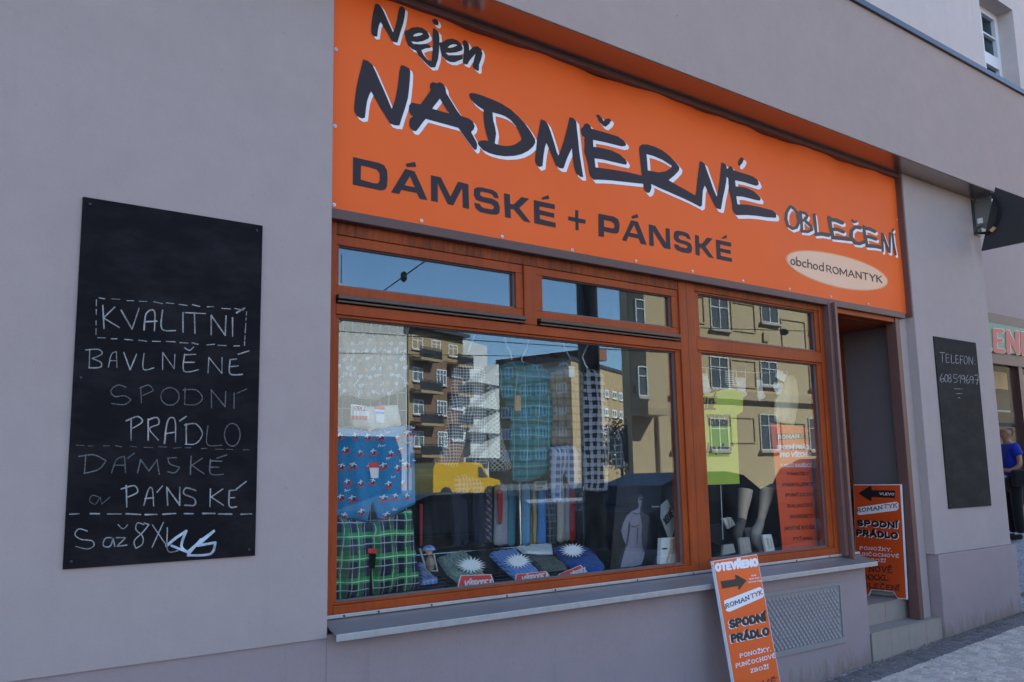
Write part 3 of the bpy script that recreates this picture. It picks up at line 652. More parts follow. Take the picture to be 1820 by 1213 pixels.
big.poly(cA([(940,300),(965,278),(1000,288),(1020,290),(1045,278),(1080,295),(1108,340),(1115,395),(1150,450),(1190,515),(1230,580),(1275,640),(1320,655),(1370,672),(1405,700),(1425,750),(1415,785),(1385,815),(1410,860),(1440,915),(1452,950),(1445,1000),(1425,1010),(1395,975),(1350,915),(1300,845),(1245,770),(1150,745),(1050,720),(960,698),(885,678),(850,720),(810,775),(775,815),(740,808),(710,770),(703,725),(715,680),(742,655),(715,625),(700,580),(702,540),(735,505),(780,515),(830,523),(865,480),(905,425),(945,370),(938,335)]),
         [cA([(1045,455),(1085,520),(1120,575),(1150,618),(1090,603),(1020,585),(958,568),(985,530),(1015,495)])])
big.poly(cB([(92,165),(115,150),(160,155),(240,180),(340,220),(440,265),(540,330),(620,405),(690,480),(750,565),(800,650),(803,690),(780,730),(730,775),(660,810),(580,828),(480,832),(390,820),(310,798),(240,765),(195,715),(185,690),(205,668),(250,660),(305,670),(285,600),(265,520),(253,430),(250,330),(195,295),(140,250),(105,205)]),
         [cB([(345,358),(420,378),(480,400),(540,440),(590,500),(630,565),(660,640),(655,660),(600,700),(550,718),(490,722),(430,715),(370,695),(378,640),(385,590),(375,520),(355,450)])])
big.poly(cB([(862,437),(905,458),(935,498),(965,580),(1000,690),(1030,790),(1047,833),(1080,750),(1105,670),(1130,570),(1155,470),(1165,418),(1205,428),(1235,465),(1243,560),(1255,670),(1265,780),(1285,910),(1310,1063),(1280,1060),(1235,1020),(1215,950),(1200,860),(1188,750),(1165,800),(1135,870),(1103,968),(1065,965),(1025,935),(985,840),(950,755),(920,690),(905,740),(893,820),(882,940),(845,950),(815,915),(805,880),(815,740),(825,640),(840,550)]))
big.poly(cC([(240,90),(265,85),(300,120),(318,158),(345,132),(385,128),(398,150),(385,180),(340,218),(310,205),(270,155)]))
big.poly(cC([(70,245),(100,215),(110,190),(140,180),(168,200),(185,240),(280,265),(380,295),(470,322),(530,365),(560,405),(550,425),(510,430),(430,410),(330,385),(200,360),(203,435),(300,450),(400,475),(490,520),(545,570),(565,605),(555,628),(500,618),(400,595),(300,570),(215,560),(225,658),(330,672),(450,690),(580,712),(735,748),(750,836),(640,825),(500,810),(380,797),(280,790),(205,790),(170,745),(158,700),(150,640),(130,560),(108,490),(112,400),(108,335),(80,300)]))
big.poly(cC([(705,430),(735,408),(790,410),(870,435),(950,475),(1030,540),(1090,605),(1130,655),(1125,690),(1080,740),(1015,795),(1110,850),(1210,905),(1320,970),(1378,1050),(1355,1080),(1300,1050),(1200,1000),(1050,935),(920,880),(825,835),(828,880),(810,925),(785,935),(755,905),(742,870),(735,780),(722,700),(710,560),(700,470)]),
         [cC([(778,512),(860,535),(950,575),(1050,640),(1040,665),(980,700),(910,712),(790,690),(785,600)])])
big.poly(cD([(360,155),(400,165),(435,200),(470,300),(520,430),(570,570),(628,702),(645,620),(665,480),(680,320),(692,175),(735,185),(770,225),(775,275),(785,300),(772,390),(765,480),(745,600),(720,720),(695,890),(660,885),(625,870),(580,790),(520,670),(440,520),(415,600),(410,700),(405,830),(380,850),(310,800),(305,690),(318,600),(330,450),(345,300)]))
big.poly(cD([(770,275),(800,260),(815,228),(850,235),(880,290),(960,315),(1070,345),(1190,380),(1260,425),(1290,490),(1270,520),(1235,525),(1130,495),(1030,468),(905,445),(915,540),(1000,545),(1100,565),(1200,610),(1270,670),(1312,720),(1305,755),(1230,745),(1130,720),(1020,695),(925,690),(945,815),(1100,820),(1250,845),(1400,880),(1500,905),(1555,950),(1560,1000),(1545,1018),(1400,1010),(1250,990),(1100,978),(930,980),(890,930),(870,880),(865,800),(840,700),(815,600),(805,500),(800,420),(768,385)]))
big.poly(cD([(958,190),(970,140),(1005,88),(1040,100),(1048,130),(1025,180),(985,220),(962,215)]))
nej = Shape()
nej.poly(cE([(212,45),(255,60),(295,110),(330,190),(380,310),(440,442),(470,370),(495,270),(510,160),(527,95),(565,98),(603,135),(597,220),(580,320),(545,430),(500,578),(460,575),(425,560),(370,460),(310,360),(273,298),(250,350),(235,420),(225,500),(185,502),(150,465),(143,420),(155,300),(180,170)]))
nej.poly(cE([(600,418),(640,410),(700,375),(770,365),(840,380),(900,425),(935,490),(925,520),(850,555),(770,568),(690,558),(720,592),(820,597),(900,590),(945,615),(958,645),(890,652),(820,680),(760,685),(700,660),(650,610),(620,540),(605,470)]), [cE([(712,490),(740,460),(790,445),(835,448),(850,462),(810,480),(760,492)])])
nej.poly(cE([(978,385),(1020,410),(1055,450),(1065,520),(1068,600),(1065,700),(1055,800),(1020,905),(960,910),(910,870),(850,810),(790,740),(755,680),(825,670),(860,740),(920,810),(968,820),(978,720),(985,600),(975,480)]))
nej.poly(cE([(960,280),(990,262),(1030,285),(1048,330),(1035,355),(1000,345),(970,310)]))
nej.poly(cE([(1065,580),(1110,570),(1170,535),(1240,525),(1310,545),(1365,590),(1390,650),(1375,680),(1300,705),(1220,715),(1155,710),(1190,745),(1290,745),(1380,740),(1395,790),(1350,810),(1280,838),(1220,835),(1150,800),(1100,740),(1080,660)]), [cE([(1178,645),(1210,615),(1260,598),(1305,605),(1310,615),(1260,638),(1210,648)])])
nej.poly(cE([(1385,560),(1415,535),(1450,555),(1475,600),(1480,680),(1530,630),(1590,620),(1640,660),(1655,720),(1640,790),(1610,870),(1610,945),(1590,955),(1545,920),(1525,890),(1540,810),(1565,720),(1520,770),(1480,820),(1455,868),(1420,860),(1390,840),(1400,760),(1405,680),(1400,610)]))
obl = Shape()
for pts, wd in (([(150,115),(118,170),(110,240),(130,310),(180,343),(225,330),(255,270),(240,180),(200,125),(165,102)],26),([(270,160),(280,260),(285,370)],26),([(270,165),(320,172),(345,205),(330,235),(285,260)],24),([(330,265),(380,310),(395,352),(350,375),(285,370)],26),
    ([(418,190),(430,280),(440,400)],24),([(440,402),(500,398),(570,412)],34),([(572,222),(590,330),(615,435)],30),([(580,245),(640,252),(705,282)],34),([(600,350),(660,352),(718,380)],30),([(615,438),(700,448),(800,462)],34),
    ([(890,340),(840,328),(800,370),(800,440),(840,500),(890,508),(940,488)],30),([(805,255),(825,280),(848,268)],18),([(925,325),(940,420),(965,530)],26),([(935,342),(990,352),(1045,378)],30),([(945,432),(1000,440),(1058,462)],28),([(965,532),(1040,537),(1120,552)],32),
    ([(1130,590),(1125,400)],20),([(1130,408),(1195,590),(1205,598)],24),([(1207,598),(1215,395)],18),([(1240,405),(1250,500),(1272,625)],20),([(1250,352),(1243,372)],16)):
    obl.stroke(cF(pts), wd*.16484*1.22)
sub = Shape()
sub.poly(cG([(80,45),(180,70),(290,95),(335,115),(360,160),(365,220),(360,290),(345,315),(310,322),(200,297),(80,272)]), [cG([(145,115),(220,133),(275,150),(300,185),(300,245),(285,265),(250,262),(145,232)])])
sub.poly(cG([(510,145),(585,165),(640,280),(695,405),(630,392),(607,345),(480,318),(462,353),(395,338),(450,245)]), [cG([(548,205),(590,298),(505,280)])])
sub.poly(cG([(512,103),(590,88),(600,130),(520,130)]))
sub.poly(cG([(722,197),(805,215),(885,375),(950,250),(1037,270),(1040,478),(988,466),(985,300),(908,447),(862,437),(778,262),(780,420),(725,410)]))
sub.poly(cG([(1293,388),(1250,378),(1245,360),(1220,345),(1150,330),(1135,340),(1135,360),(1160,375),(1240,390),(1285,415),(1300,460),(1295,510),(1270,523),(1220,520),(1130,500),(1095,470),(1083,425),(1133,435),(1140,455),(1165,468),(1230,480),(1250,470),(1248,448),(1220,432),(1140,415),(1100,400),(1083,360),(1085,310),(1110,295),(1150,296),(1240,315),(1280,340)]))
sub.poly(cG([(1338,342),(1388,352),(1388,432),(1420,435),(1485,373),(1550,387),(1465,465),(1560,588),(1500,573),(1415,475),(1390,475),(1392,552),(1343,543)]))
sub.poly(cG([(1588,397),(1762,435),(1762,475),(1635,450),(1635,480),(1757,510),(1757,547),(1637,520),(1637,555),(1768,588),(1768,628),(1590,592)]))
sub.poly(cG([(1650,380),(1708,357),(1718,388),(1660,395)]))
plus = Shape(); sub2 = Shape()
plus.poly(cH([(225,120),(253,125),(253,198),(318,212),(318,250),(255,237),(257,310),(228,305),(228,230),(162,215),(162,178),(225,192)]))
sub2.poly(cH([(433,157),(570,185),(610,210),(625,260),(620,325),(600,342),(560,338),(485,320),(487,372),(437,365)]), [cH([(483,215),(550,230),(575,250),(580,285),(565,295),(485,278)])])
sub2.poly(cH([(727,220),(790,235),(830,335),(872,447),(818,437),(800,390),(705,368),(688,413),(648,403),(690,310)]), [cH([(755,262),(792,350),(718,335)])])
sub2.poly(cH([(730,183),(785,163),(795,197),(738,207)]))
sub2.poly(cH([(890,258),(950,272),(1050,430),(1047,292),(1085,300),(1093,490),(1030,477),(930,320),(938,460),(897,453)]))
sub2.poly(cH([(1287,398),(1250,388),(1240,370),(1200,358),(1170,362),(1170,385),(1190,400),(1250,415),(1285,435),(1298,475),(1290,515),(1260,525),(1200,515),(1150,495),(1130,465),(1127,440),(1165,447),(1180,465),(1235,478),(1255,470),(1250,452),(1220,440),(1160,425),(1130,400),(1122,360),(1130,325),(1160,315),(1220,325),(1265,345)]))
sub2.poly(cH([(1325,352),(1362,360),(1365,432),(1390,435),(1440,378),(1492,387),(1425,462),(1505,570),(1455,560),(1385,472),(1368,470),(1370,545),(1330,538)]))
sub2.poly(cH([(1522,395),(1663,425),(1663,462),(1560,440),(1562,475),(1660,495),(1660,530),(1565,508),(1568,545),(1672,568),(1673,603),(1530,575)]))
sub2.poly(cH([(1573,380),(1618,350),(1622,383),(1580,388)]))
flat('lettering_shadow', big, bsurf(.0015), 'white', BAN, .8, .9, (4.6, 5.6), 6); flat('lettering', big, bsurf(.003), 'ink', BAN, .7, .1, run=6)
flat('lettering_shadow', nej, bsurf(.0015), 'white', BAN, .7, .6, (4.2, 4.6), 6); flat('lettering', nej, bsurf(.003), 'ink', BAN, .6, .0, run=6)
flat('lettering_shadow', obl, bsurf(.0015), 'white', BAN, .6, .2, (2.6, 4.0), 6); flat('lettering', obl, bsurf(.003), 'inkbrown', BAN, .5, .0, run=6)
for q_ in (sub, plus, sub2): flat('lettering', q_, bsurf(.002), 'ink', BAN, .6, .0, run=6)
# peach oval with the shop's name: a true ellipse on the banner
pl, pr_, pt, pb = [UY(*cF([q])[0], BY) for q in ((93, 650), (1190, 910), (390, 582), (960, 1013))]
ec = ((pl[0]+pr_[0])/2, (pt[2]+pb[2])/2); ea, eb = (pr_[0]-pl[0])/2, .152
for nm, k, off, mt in (('oval_rim', 1.0, .0015, 'peachrim'), ('oval', .975, .003, 'peach')):
    vs = [(ec[0], BY+wave(*ec)-off, ec[1])]; n = 64
    for r in (.5, 1.0):
        for i in range(n):
            a = 2*math.pi*i/n; x, z = ec[0]+ea*k*r*math.cos(a), ec[1]+(eb-(ea-ea*k)*.5)*r*math.sin(a); vs.append((x, BY+wave(x, z)-off, z))
    fs = [(0, 1+i, 1+(i+1) % n) for i in range(n)]+[(1+i, 1+n+i, 1+n+(i+1) % n, 1+(i+1) % n) for i in range(n)]
    obj(nm, vs, fs, mt, BAN)
for t1 in (text_shape('obchod', *cF([(150, 728), (508, 800), (150, 640)]), .15, gap=.24), text_shape('ROMANTYK', *cF([(548, 810), (1125, 930), (542, 740)]), .18, gap=.26)): flat('lettering', t1, bsurf(.0045), 'inkbrown', BAN, .45, run=6)
# grommets along the hems
gr = [(744.5,11.6),(884,60),(1007,104.6),(1117,144),(1215.5,178),(1304,210.5),(1383,238.7),(1455,265),(1522,288.8),(749,393),(891.6,421),(1018,444.6),(1129.8,464.7),(1230,482.9),(1321.6,499.6),(1402.5,514.4),(1476.7,528.2),(1544,541),(594.5,90),(594,225),(594,364),(1594,391)]
for g in gr:
    p = UY(*g, BY); p[1] += wave(p[0], p[2])
    MB().lathe((p[0], p[1]-.0005, p[2]), [(.011, 0), (.012, .002), (.010, .0035), (.006, .0036), (.005, .006), (.002, .008)], 10, 'y').build('grommet', 'steel', BAN)
# battens that carry the banner
BF = BAN
boxo('bottom_batten', 2.094, 7.985, .035, .0885, 2.878, 2.935, 'brown', BF, .004)
boxo('top_batten', 2.094, 8.075, .030, .0885, 4.262, 4.299, 'brownpost', BF, .004)
boxo('side_batten', 8.0665, 8.0785, .012, .0885, 2.90, 4.261, 'brownpost', BF, .002)
boxo('backing_board', 2.094, 8.066, .135, .16, 2.907, 4.299, 'brown', BF)

# ================================================================== blackboards
def board(name, label, px, mat, th=.012):
    P = [UY(*p, -.006) for p in px]; x0 = (P[0][0]+P[3][0])/2; x1 = (P[1][0]+P[2][0])/2; z1 = (P[0][2]+P[1][2])/2; z0 = (P[2][2]+P[3][2])/2
    t = thing(name, label, 'blackboard', ((x0+x1)/2, 0, z0)); boxo('board_panel', x0, x1, -th, -.0005, z0, z1, mat, t, .002)
    for sx_, sz_ in ((x0+.03, z1-.03), (x1-.03, z1-.03), (x0+.03, z0+.03), (x1-.03, z0+.03), (x0+.03, (z0+z1)/2)):
        MB().lathe((sx_, -th, sz_), [(.006, 0), (.005, .002), (.002, .003)], 8, 'y').build('screw', 'flash', t)
    return t
B1 = board('blackboard', 'large blackboard with chalked underwear offers on the left wall', [(148,349),(467,403),(452,990),(111,1010)], 'board')
c1 = crop(80, 330, .5769)
KL = []
def soften(pts, n=5, lim=104):
    """hand strokes: round the gentle turns, keep the sharp ones"""
    if len(pts) < 3: return pts
    P = [np.array(p, float) for p in pts]; cut = [0]
    for i in range(1, len(P)-1):
        a, b = P[i]-P[i-1], P[i+1]-P[i]; c = np.dot(a, b)/(np.linalg.norm(a)*np.linalg.norm(b)+1e-9)
        if math.degrees(math.acos(max(-1, min(1, c)))) > lim: cut.append(i)
    cut.append(len(P)-1); out = []
    for s0, s1 in zip(cut[:-1], cut[1:]):
        q = P[s0:s1+1]
        if len(q) < 3: out += [tuple(x) for x in q[:-1]]; continue
        for i in range(len(q)-1):
            p0, p1, p2, p3 = q[max(i-1, 0)], q[i], q[i+1], q[min(i+2, len(q)-1)]
            for k in range(n):
                u = k/n; out.append(tuple(.5*((2*p1)+(-p0+p2)*u+(2*p0-5*p1+4*p2-p3)*u*u+(-p0+3*p1-3*p2+p3)*u**3)))
    return out+[tuple(P[-1])]
def ck(k, lst, wd=6, new=True):
    if new or not KL or KL[-1][0] != k: KL.append((k, Shape()))
    K = {k: KL[-1][1]}
    for s in lst:
        s = soften(s)
        jit = [(p[0]+random.uniform(-.25, .25), p[1]+random.uniform(-.25, .25)) for p in s]; K[k].stroke(c1(jit), wd*.40*random.uniform(.8, 1.15), wd*.38*random.uniform(.6, 1.1))
def el(cx, cy, rx, ry, n=18): return [(cx+rx*math.cos(2*math.pi*i/n+1.7), cy+ry*math.sin(2*math.pi*i/n+1.7)) for i in range(n+1)]
ck('chalk', [[(178,370),(182,440)],[(215,375),(180,408),(230,438)],[(235,385),(268,443),(290,378)],[(305,445),(310,400),(325,384),(338,392),(337,448)],[(307,420),(345,418)],[(362,385),(360,442),(402,447)],[(425,392),(425,452)],[(433,392),(495,395)],[(460,392),(462,455)],[(512,460),(512,400),(555,462),(558,402)],[(578,408),(578,465)],[(590,392),(615,378)]], 6.5)
ck('chalk', [[(138,505),(136,560)],[(125,507),(165,505),(175,520),(145,533),(172,545),(170,560),(135,562)],[(195,560),(205,520),(220,512),(222,562)],[(200,540),(222,540)],[(243,515),(262,568),(282,520)],[(305,518),(303,566),(335,562)],[(362,568),(363,515),(398,565),(400,520)],[(430,520),(428,572),(473,568)],[(430,522),(465,520)],[(430,545),(460,545)],[(430,500),(445,508),(458,498)],[(502,578),(505,530),(545,580),(545,530)],[(570,540),(570,580),(608,582)],[(570,537),(590,535)],[(572,558),(595,556)],[(595,520),(628,510)]], 5.5)
ck('chalk_faint', [[(250,622),(225,615),(203,632),(215,650),(245,648),(265,660),(245,675),(205,672)],[(295,622),(297,670)],[(290,625),(320,615),(335,632),(300,648)],el(385,650,28,27),[(432,625),(430,675)],[(425,630),(465,630),(485,655),(465,675),(430,675)],[(513,685),(512,630),(555,682),(557,635)],[(583,640),(582,686)],[(592,640),(622,627)]], 5)
ck('chalk', [[(265,718),(265,785)],[(250,725),(285,712),(300,728),(270,748)],[(318,720),(318,785)],[(318,722),(345,715),(350,735),(322,750),(350,785)],[(368,795),(378,725),(400,722),(402,790)],[(370,765),(402,760)],[(415,725),(435,712)],[(435,735),(435,795)],[(430,738),(465,735),(485,765),(465,795),(432,797)]], 6.5)
ck('chalk_faint', [[(502,740),(500,798),(545,800)],el(577,768,24,35)], 5)
ck('chalk_faint', [[(125,835),(122,885)],[(105,835),(150,830),(188,848),(165,875),(120,887)],[(205,885),(220,845),(245,835),(248,885)],[(215,862),(247,862)],[(255,840),(275,825)],[(285,885),(295,845),(320,880),(345,845),(352,890)],[(405,838),(378,840),(385,858),(415,868),(400,885),(378,882)],[(450,835),(448,890)],[(485,840),(452,862),(490,888)],[(510,845),(510,888),(550,890)],[(512,848),(545,850)],[(510,868),(535,868)],[(530,840),(560,830)]], 6)
ck('chalk_faint', [[(165,960),(145,955),(138,972),(155,982),(170,960),(175,982),(200,960)]], 4)
ck('chalk', [[(250,925),(252,990)],[(235,935),(275,925),(285,945),(255,960)],[(305,985),(318,938),(330,935),(335,988)],[(308,965),(335,962)],[(345,945),(362,925)],[(378,985),(375,930),(415,985),(415,930)],[(465,940),(435,932),(428,950),(460,965),(460,985),(430,985)],[(510,935),(508,990)],[(548,935),(512,960),(550,985)],[(568,940),(568,988),(590,990)],[(568,940),(590,938)],[(568,962),(585,962)],[(590,935),(620,912)]], 6.5)
ck('chalk', [[(130,1065),(105,1058),(92,1075),(110,1090),(145,1095),(150,1110),(130,1120),(95,1112)],[(205,1085),(185,1088),(180,1110),(200,1112),(210,1088),(215,1112)],[(220,1085),(248,1085),(222,1112),(252,1108)],[(225,1045),(240,1058),(255,1045)],[(305,1045),(285,1040),(280,1060),(300,1080),(300,1105),(280,1118),(275,1095),(300,1070),(320,1045),(305,1040)],[(330,1045),(375,1110)],[(365,1038),(330,1115)],[(377,1055),(378,1125),(410,1125)]], 5.5)
ck('chalk_blue', [[(375,1110),(405,1085),(435,1065),(420,1110),(440,1130),(390,1110)],[(440,1130),(480,1095),(520,1065),(470,1110),(525,1100),(510,1135),(440,1140),(480,1090)]], 13)
def dashes(a, b, n, wd, k='chalk', fill=.55):
    for i in range(n):
        t0 = (i+random.uniform(0, .2))/n; t1 = t0+fill/n*random.uniform(.7, 1.2); ck(k, [[(a[0]+(b[0]-a[0])*t0, a[1]+(b[1]-a[1])*t0+random.uniform(-2, 2)), (a[0]+(b[0]-a[0])*t1, a[1]+(b[1]-a[1])*t1+random.uniform(-2, 2))]], wd, i == 0)
dashes((160, 346), (622, 383), 11, 4.5); dashes((158, 468), (616, 497), 11, 5); dashes((158, 350), (157, 470), 4, 4); dashes((621, 386), (614, 497), 6, 4)
dashes((88, 800), (645, 815), 13, 3.5, 'chalk_faint'); dashes((72, 1013), (650, 1012), 10, 7, fill=.66)
for k, sh in KL: flat('chalk_writing', sh, onY(-.0135), k, B1, .5, run=4)
B2 = board('blackboard', 'narrow looking blackboard with chalked telephone number on the pillar', [(1659,598),(1735,610),(1760,899),(1686,905)], 'board2')
c2 = crop(1600, 540, .34646); tl = Shape()
for s in ([(203,250),(228,252)],[(215,252),(217,300)],[(235,258),(237,300),(252,300)],[(235,258),(250,260)],[(236,278),(248,278)],[(262,262),(263,303),(278,303)],[(285,265),(287,305),(300,303)],[(285,265),(298,266)],[(286,285),(297,285)],[(308,268),(308,310)],[(308,268),(325,270)],[(308,288),(320,288)],el(336,290,9,20,12),[(353,312),(352,272),(372,312),(372,275)],[(383,291),(383,293)],[(384,309),(384,311)],
          [(215,360),(205,385),(212,402),(225,395),(222,382),(208,390)],el(236,383,8,19,12),el(254,372,7,9,10),el(254,393,8,10,10),[(290,365),(275,365),(276,382),(290,385),(292,400),(276,405)],[(297,380),(308,365),(309,408)],el(322,378,8,10,10),[(331,378),(330,408)],[(348,365),(338,390),(345,408),(357,400),(352,390),(340,397)],el(366,382,8,9,10),[(375,380),(373,410)],[(380,368),(400,370),(393,415)],[(385,390),(402,392)],
          [(278,437),(322,438)],[(285,462),(318,462)],[(297,483),(307,484)]): tl.stroke(c2(soften(s)), 2.9*.3465)
flat('chalk_writing', tl, onY(-.0135), 'chalk', B2, .3, run=4)

# ================================================================== leaning A-board by the sill and the board in the doorway
def fat_text(txt, c, BL, BR, TL, surf1, surf2, parent, wt=.30, shadow=(-1.4, 1.0), col='black', grow=0.0):
    sh = text_shape(txt, *c([BL, BR, TL]), wt, gap=.34)
    if surf1: flat('lettering_outline', sh, surf1, 'white', parent, .35, .5, shadow, 4)
    flat('lettering', sh, surf2, col, parent, .3, grow, run=4)
cI = crop(1230, 960, .20859)
tA, tB = [UY(*cI([q])[0], -.125) for q in ((178, 180), (553, 122))]
# the panel leans: its foot stands out on the pavement
foot = None; best = 1e9
for yb in np.linspace(-.6, -.15, 91):
    q = UY(1304, 1213, yb); t_ = (tA[1]-yb); 
    e = abs(q[0]-tA[0])
    if e < best: best = e; foot = q
lean = (foot-tA)/np.linalg.norm(foot-tA); across = (tB-tA); across = across/np.linalg.norm(across); nrm = np.cross(across, lean); nrm = nrm/np.linalg.norm(nrm)
if nrm[1] > 0: nrm = -nrm
AB = thing('sandwich_board', 'orange sandwich board with black arrow leaning on the window sill', 'sign', tuple(tA+lean*.95))
wdA = np.linalg.norm(tB-tA); LA = (tA[2]-(ground_z(tA[0])+.01))/abs(lean[2])
def pan(u, v, d=0.0): return tA+across*u*wdA+lean*v*LA+nrm*d
MB().prism([pan(0, 0), pan(1, 0), pan(1, 1), pan(0, 1)], -nrm*.022).build('front_panel', 'whiteboard', AB)
MB().prism([pan(.012, .004, .0025), pan(.985, .004, .0025), pan(.985, .995, .0025), pan(.012, .995, .0025)], -nrm*.002).build('printed_face', 'orangeboard', AB)
# rear leg of the A-frame stands between panel and wall
rb = lambda u, v: tA+across*u*wdA-nrm*.024+np.array([0, min(.12, abs(tA[1])+.10)*v*.0, 0])+lean*v*LA*.55
m = MB(); m.tube([pan(.06, .02, -.03), pan(.06, .60, -.03)], .010, 6); m.tube([pan(.94, .02, -.03), pan(.94, .60, -.03)], .010, 6); m.build('rear_batten', 'whiteboard', AB)
for u in (0, 1): MB().lathe(tuple(pan(u, .03, -.011)), [(.006, -.002), (.006, .002)], 8).build('hinge_rivet', 'flash', AB)
def sA(off): return lambda x, y: UP(x, y, tA+nrm*(.0025+off), nrm)
fat_text('OTEVŘENO', cI, (208, 262), (556, 216), (202, 210), None, sA(.002), AB, .42, col='white')
flat('arrow', Shape().poly(cI([(245,353),(370,333),(368,293),(465,345),(400,428),(392,392),(258,415)])), sA(.002), 'black', AB, .4)
tt = Shape()
for s, a, b, c_ in (('PO-PÁ', (508, 312), (545, 306), (507, 300)), ('10.00-18.00', (488, 340), (572, 328), (487, 328)), ('SO-9.00-11.00', (482, 368), (588, 353), (481, 356))): text_shape(s, *cI([a, b, c_]), .2, shape=tt)
flat('opening_hours', tt, sA(.002), 'white', AB, .3)
flat('name_plate', Shape().poly(cI([(283,525),(575,412),(595,425),(602,470),(595,482),(318,602),(300,598),(285,545)])), sA(.002), 'white', AB, .4, grow=2.2)
flat('lettering', text_shape('ROMAN', *cI([(292, 582), (488, 508), (286, 548)]), .19, .10), sA(.004), 'black', AB, .3, run=4)
flat('lettering', text_shape('TYK', *cI([(508, 498), (598, 462), (502, 464)]), .19, .10), sA(.004), 'redink', AB, .3, run=4)
fat_text('SPODNÍ', cI, (330, 745), (622, 686), (322, 690), sA(.002), sA(.004), AB, .40)
fat_text('PRÁDLO', cI, (345, 868), (652, 804), (338, 815), sA(.002), sA(.004), AB, .40)
for s, a, b, c_ in (('PONOŽKY,', (412, 1002), (672, 942), (408, 972)), ('PUNČOCHOVÉ', (378, 1088), (708, 1002), (373, 1058)), ('ZBOŽÍ', (502, 1130), (648, 1094), (498, 1102))):
    flat('lettering', text_shape(s, *cI([a, b, c_]), .19, .10), sA(.002), 'white', AB, .3, run=4)
for s, a, b, c_ in (('NOVĚ', (470, 1280), (720, 1216), (462, 1240)), ('XXXL', (490, 1375), (745, 1310), (482, 1335)), ('OBLEČENÍ', (455, 1480), (800, 1392), (447, 1440))):
    flat('lettering', text_shape(s, *cI([a, b, c_]), .19, .10), sA(.002), 'black', AB, .3, run=4)

XA = 7.80
cJ = crop(1480, 840, .30769)
AD = thing('sandwich_board', 'orange sandwich board with left arrow standing inside the doorway', 'sign', (XA, .4, .343))
def yzA(p): q = UX(*p, XA); return q
Q = [UX(*p, XA) for p in cJ([(130, 68), (392, 70)])]; ya, yb = Q[0][1], Q[1][1]; zt = 1.355; zb = .343
def prismX(pts, x, d): return MB().prism([(x, y, z) for y, z in pts], (d, 0, 0))
ys, ye = ya+.02, yb
prismX([(ys, zt), (ye, zt), (ye+.03, zb), (ye+.12, zb), (ye+.15, zb+.055), (ys-.10, zb+.055), (ys-.07, zb), (ys+.05, zb)], XA+.001, .024).build('front_panel', 'whiteboard', AD)
prismX([(ys-.004, zt-.008), (ye+.006, zt-.008), (ye+.036, zb+.008), (ye+.115, zb+.008), (ye+.147, zb+.062), (ys-.10, zb+.062), (ys-.07, zb+.008), (ys+.045, zb+.008)], XA-.0015, .002).build('printed_face', plain('orange_board_shade_side', (0.62, 0.07, 0.008), 0.45, 0.05, 4), AD)  # darker copy of the orange print, shade put into its colour
prismX([(ys, zt-.01), (ye, zt-.01), (ye+.03, zb), (ys+.05, zb)], XA+.12, .02).build('rear_panel', 'whiteboard', AD)
def sD(off): return lambda x, y: UX(x, y, XA-.002-off)
flat('arrow', Shape().poly(cJ([(148,120),(222,76),(226,103),(360,105),(358,148),(226,142),(222,168)])), sD(.002), 'black', AD, .3)
flat('lettering', text_shape('VLEVO', *cJ([(272, 130), (354, 132), (272, 118)]), .22, .08), sD(.004), 'white', AD, .2, run=4)
flat('name_plate', Shape().poly(cJ([(148,208),(365,176),(374,182),(374,206),(366,214),(156,240),(146,234)])), sD(.002), 'white', AD, .3, grow=2.0)
flat('lettering', text_shape('ROMAN', *cJ([(144, 230), (285, 212), (143, 210)]), .2, .10), sD(.004), 'black', AD, .25, run=4)
flat('lettering', text_shape('TYK', *cJ([(298, 208), (370, 200), (297, 188)]), .2, .10), sD(.004), 'redink', AD, .25, run=4)
fat_text('SPODNÍ', cJ, (146, 305), (368, 318), (146, 278), sD(.002), sD(.004), AD, .42, (1.2, .8))
fat_text('PRÁDLO', cJ, (142, 362), (372, 380), (142, 334), sD(.002), sD(.004), AD, .42, (1.2, .8))
for s, a, b, c_, mt in (('PONOŽKY,', (158, 444), (342, 455), (158, 428), 'white'), ('PUNČOCHOVÉ', (134, 476), (380, 492), (134, 460), 'white'), ('ZBOŽÍ', (198, 512), (302, 518), (198, 497), 'white'),
                        ('NOVĚ', (212, 572), (340, 578), (212, 542), 'inkbrown'), ('XXXL', (190, 618), (318, 624), (190, 590), 'inkbrown'), ('OBLEČENÍ', (140, 660), (378, 682), (140, 634), 'inkbrown')):
    flat('lettering', text_shape(s, *cJ([a, b, c_]), .2, .10), sD(.002), mt, AD, .25, run=4)
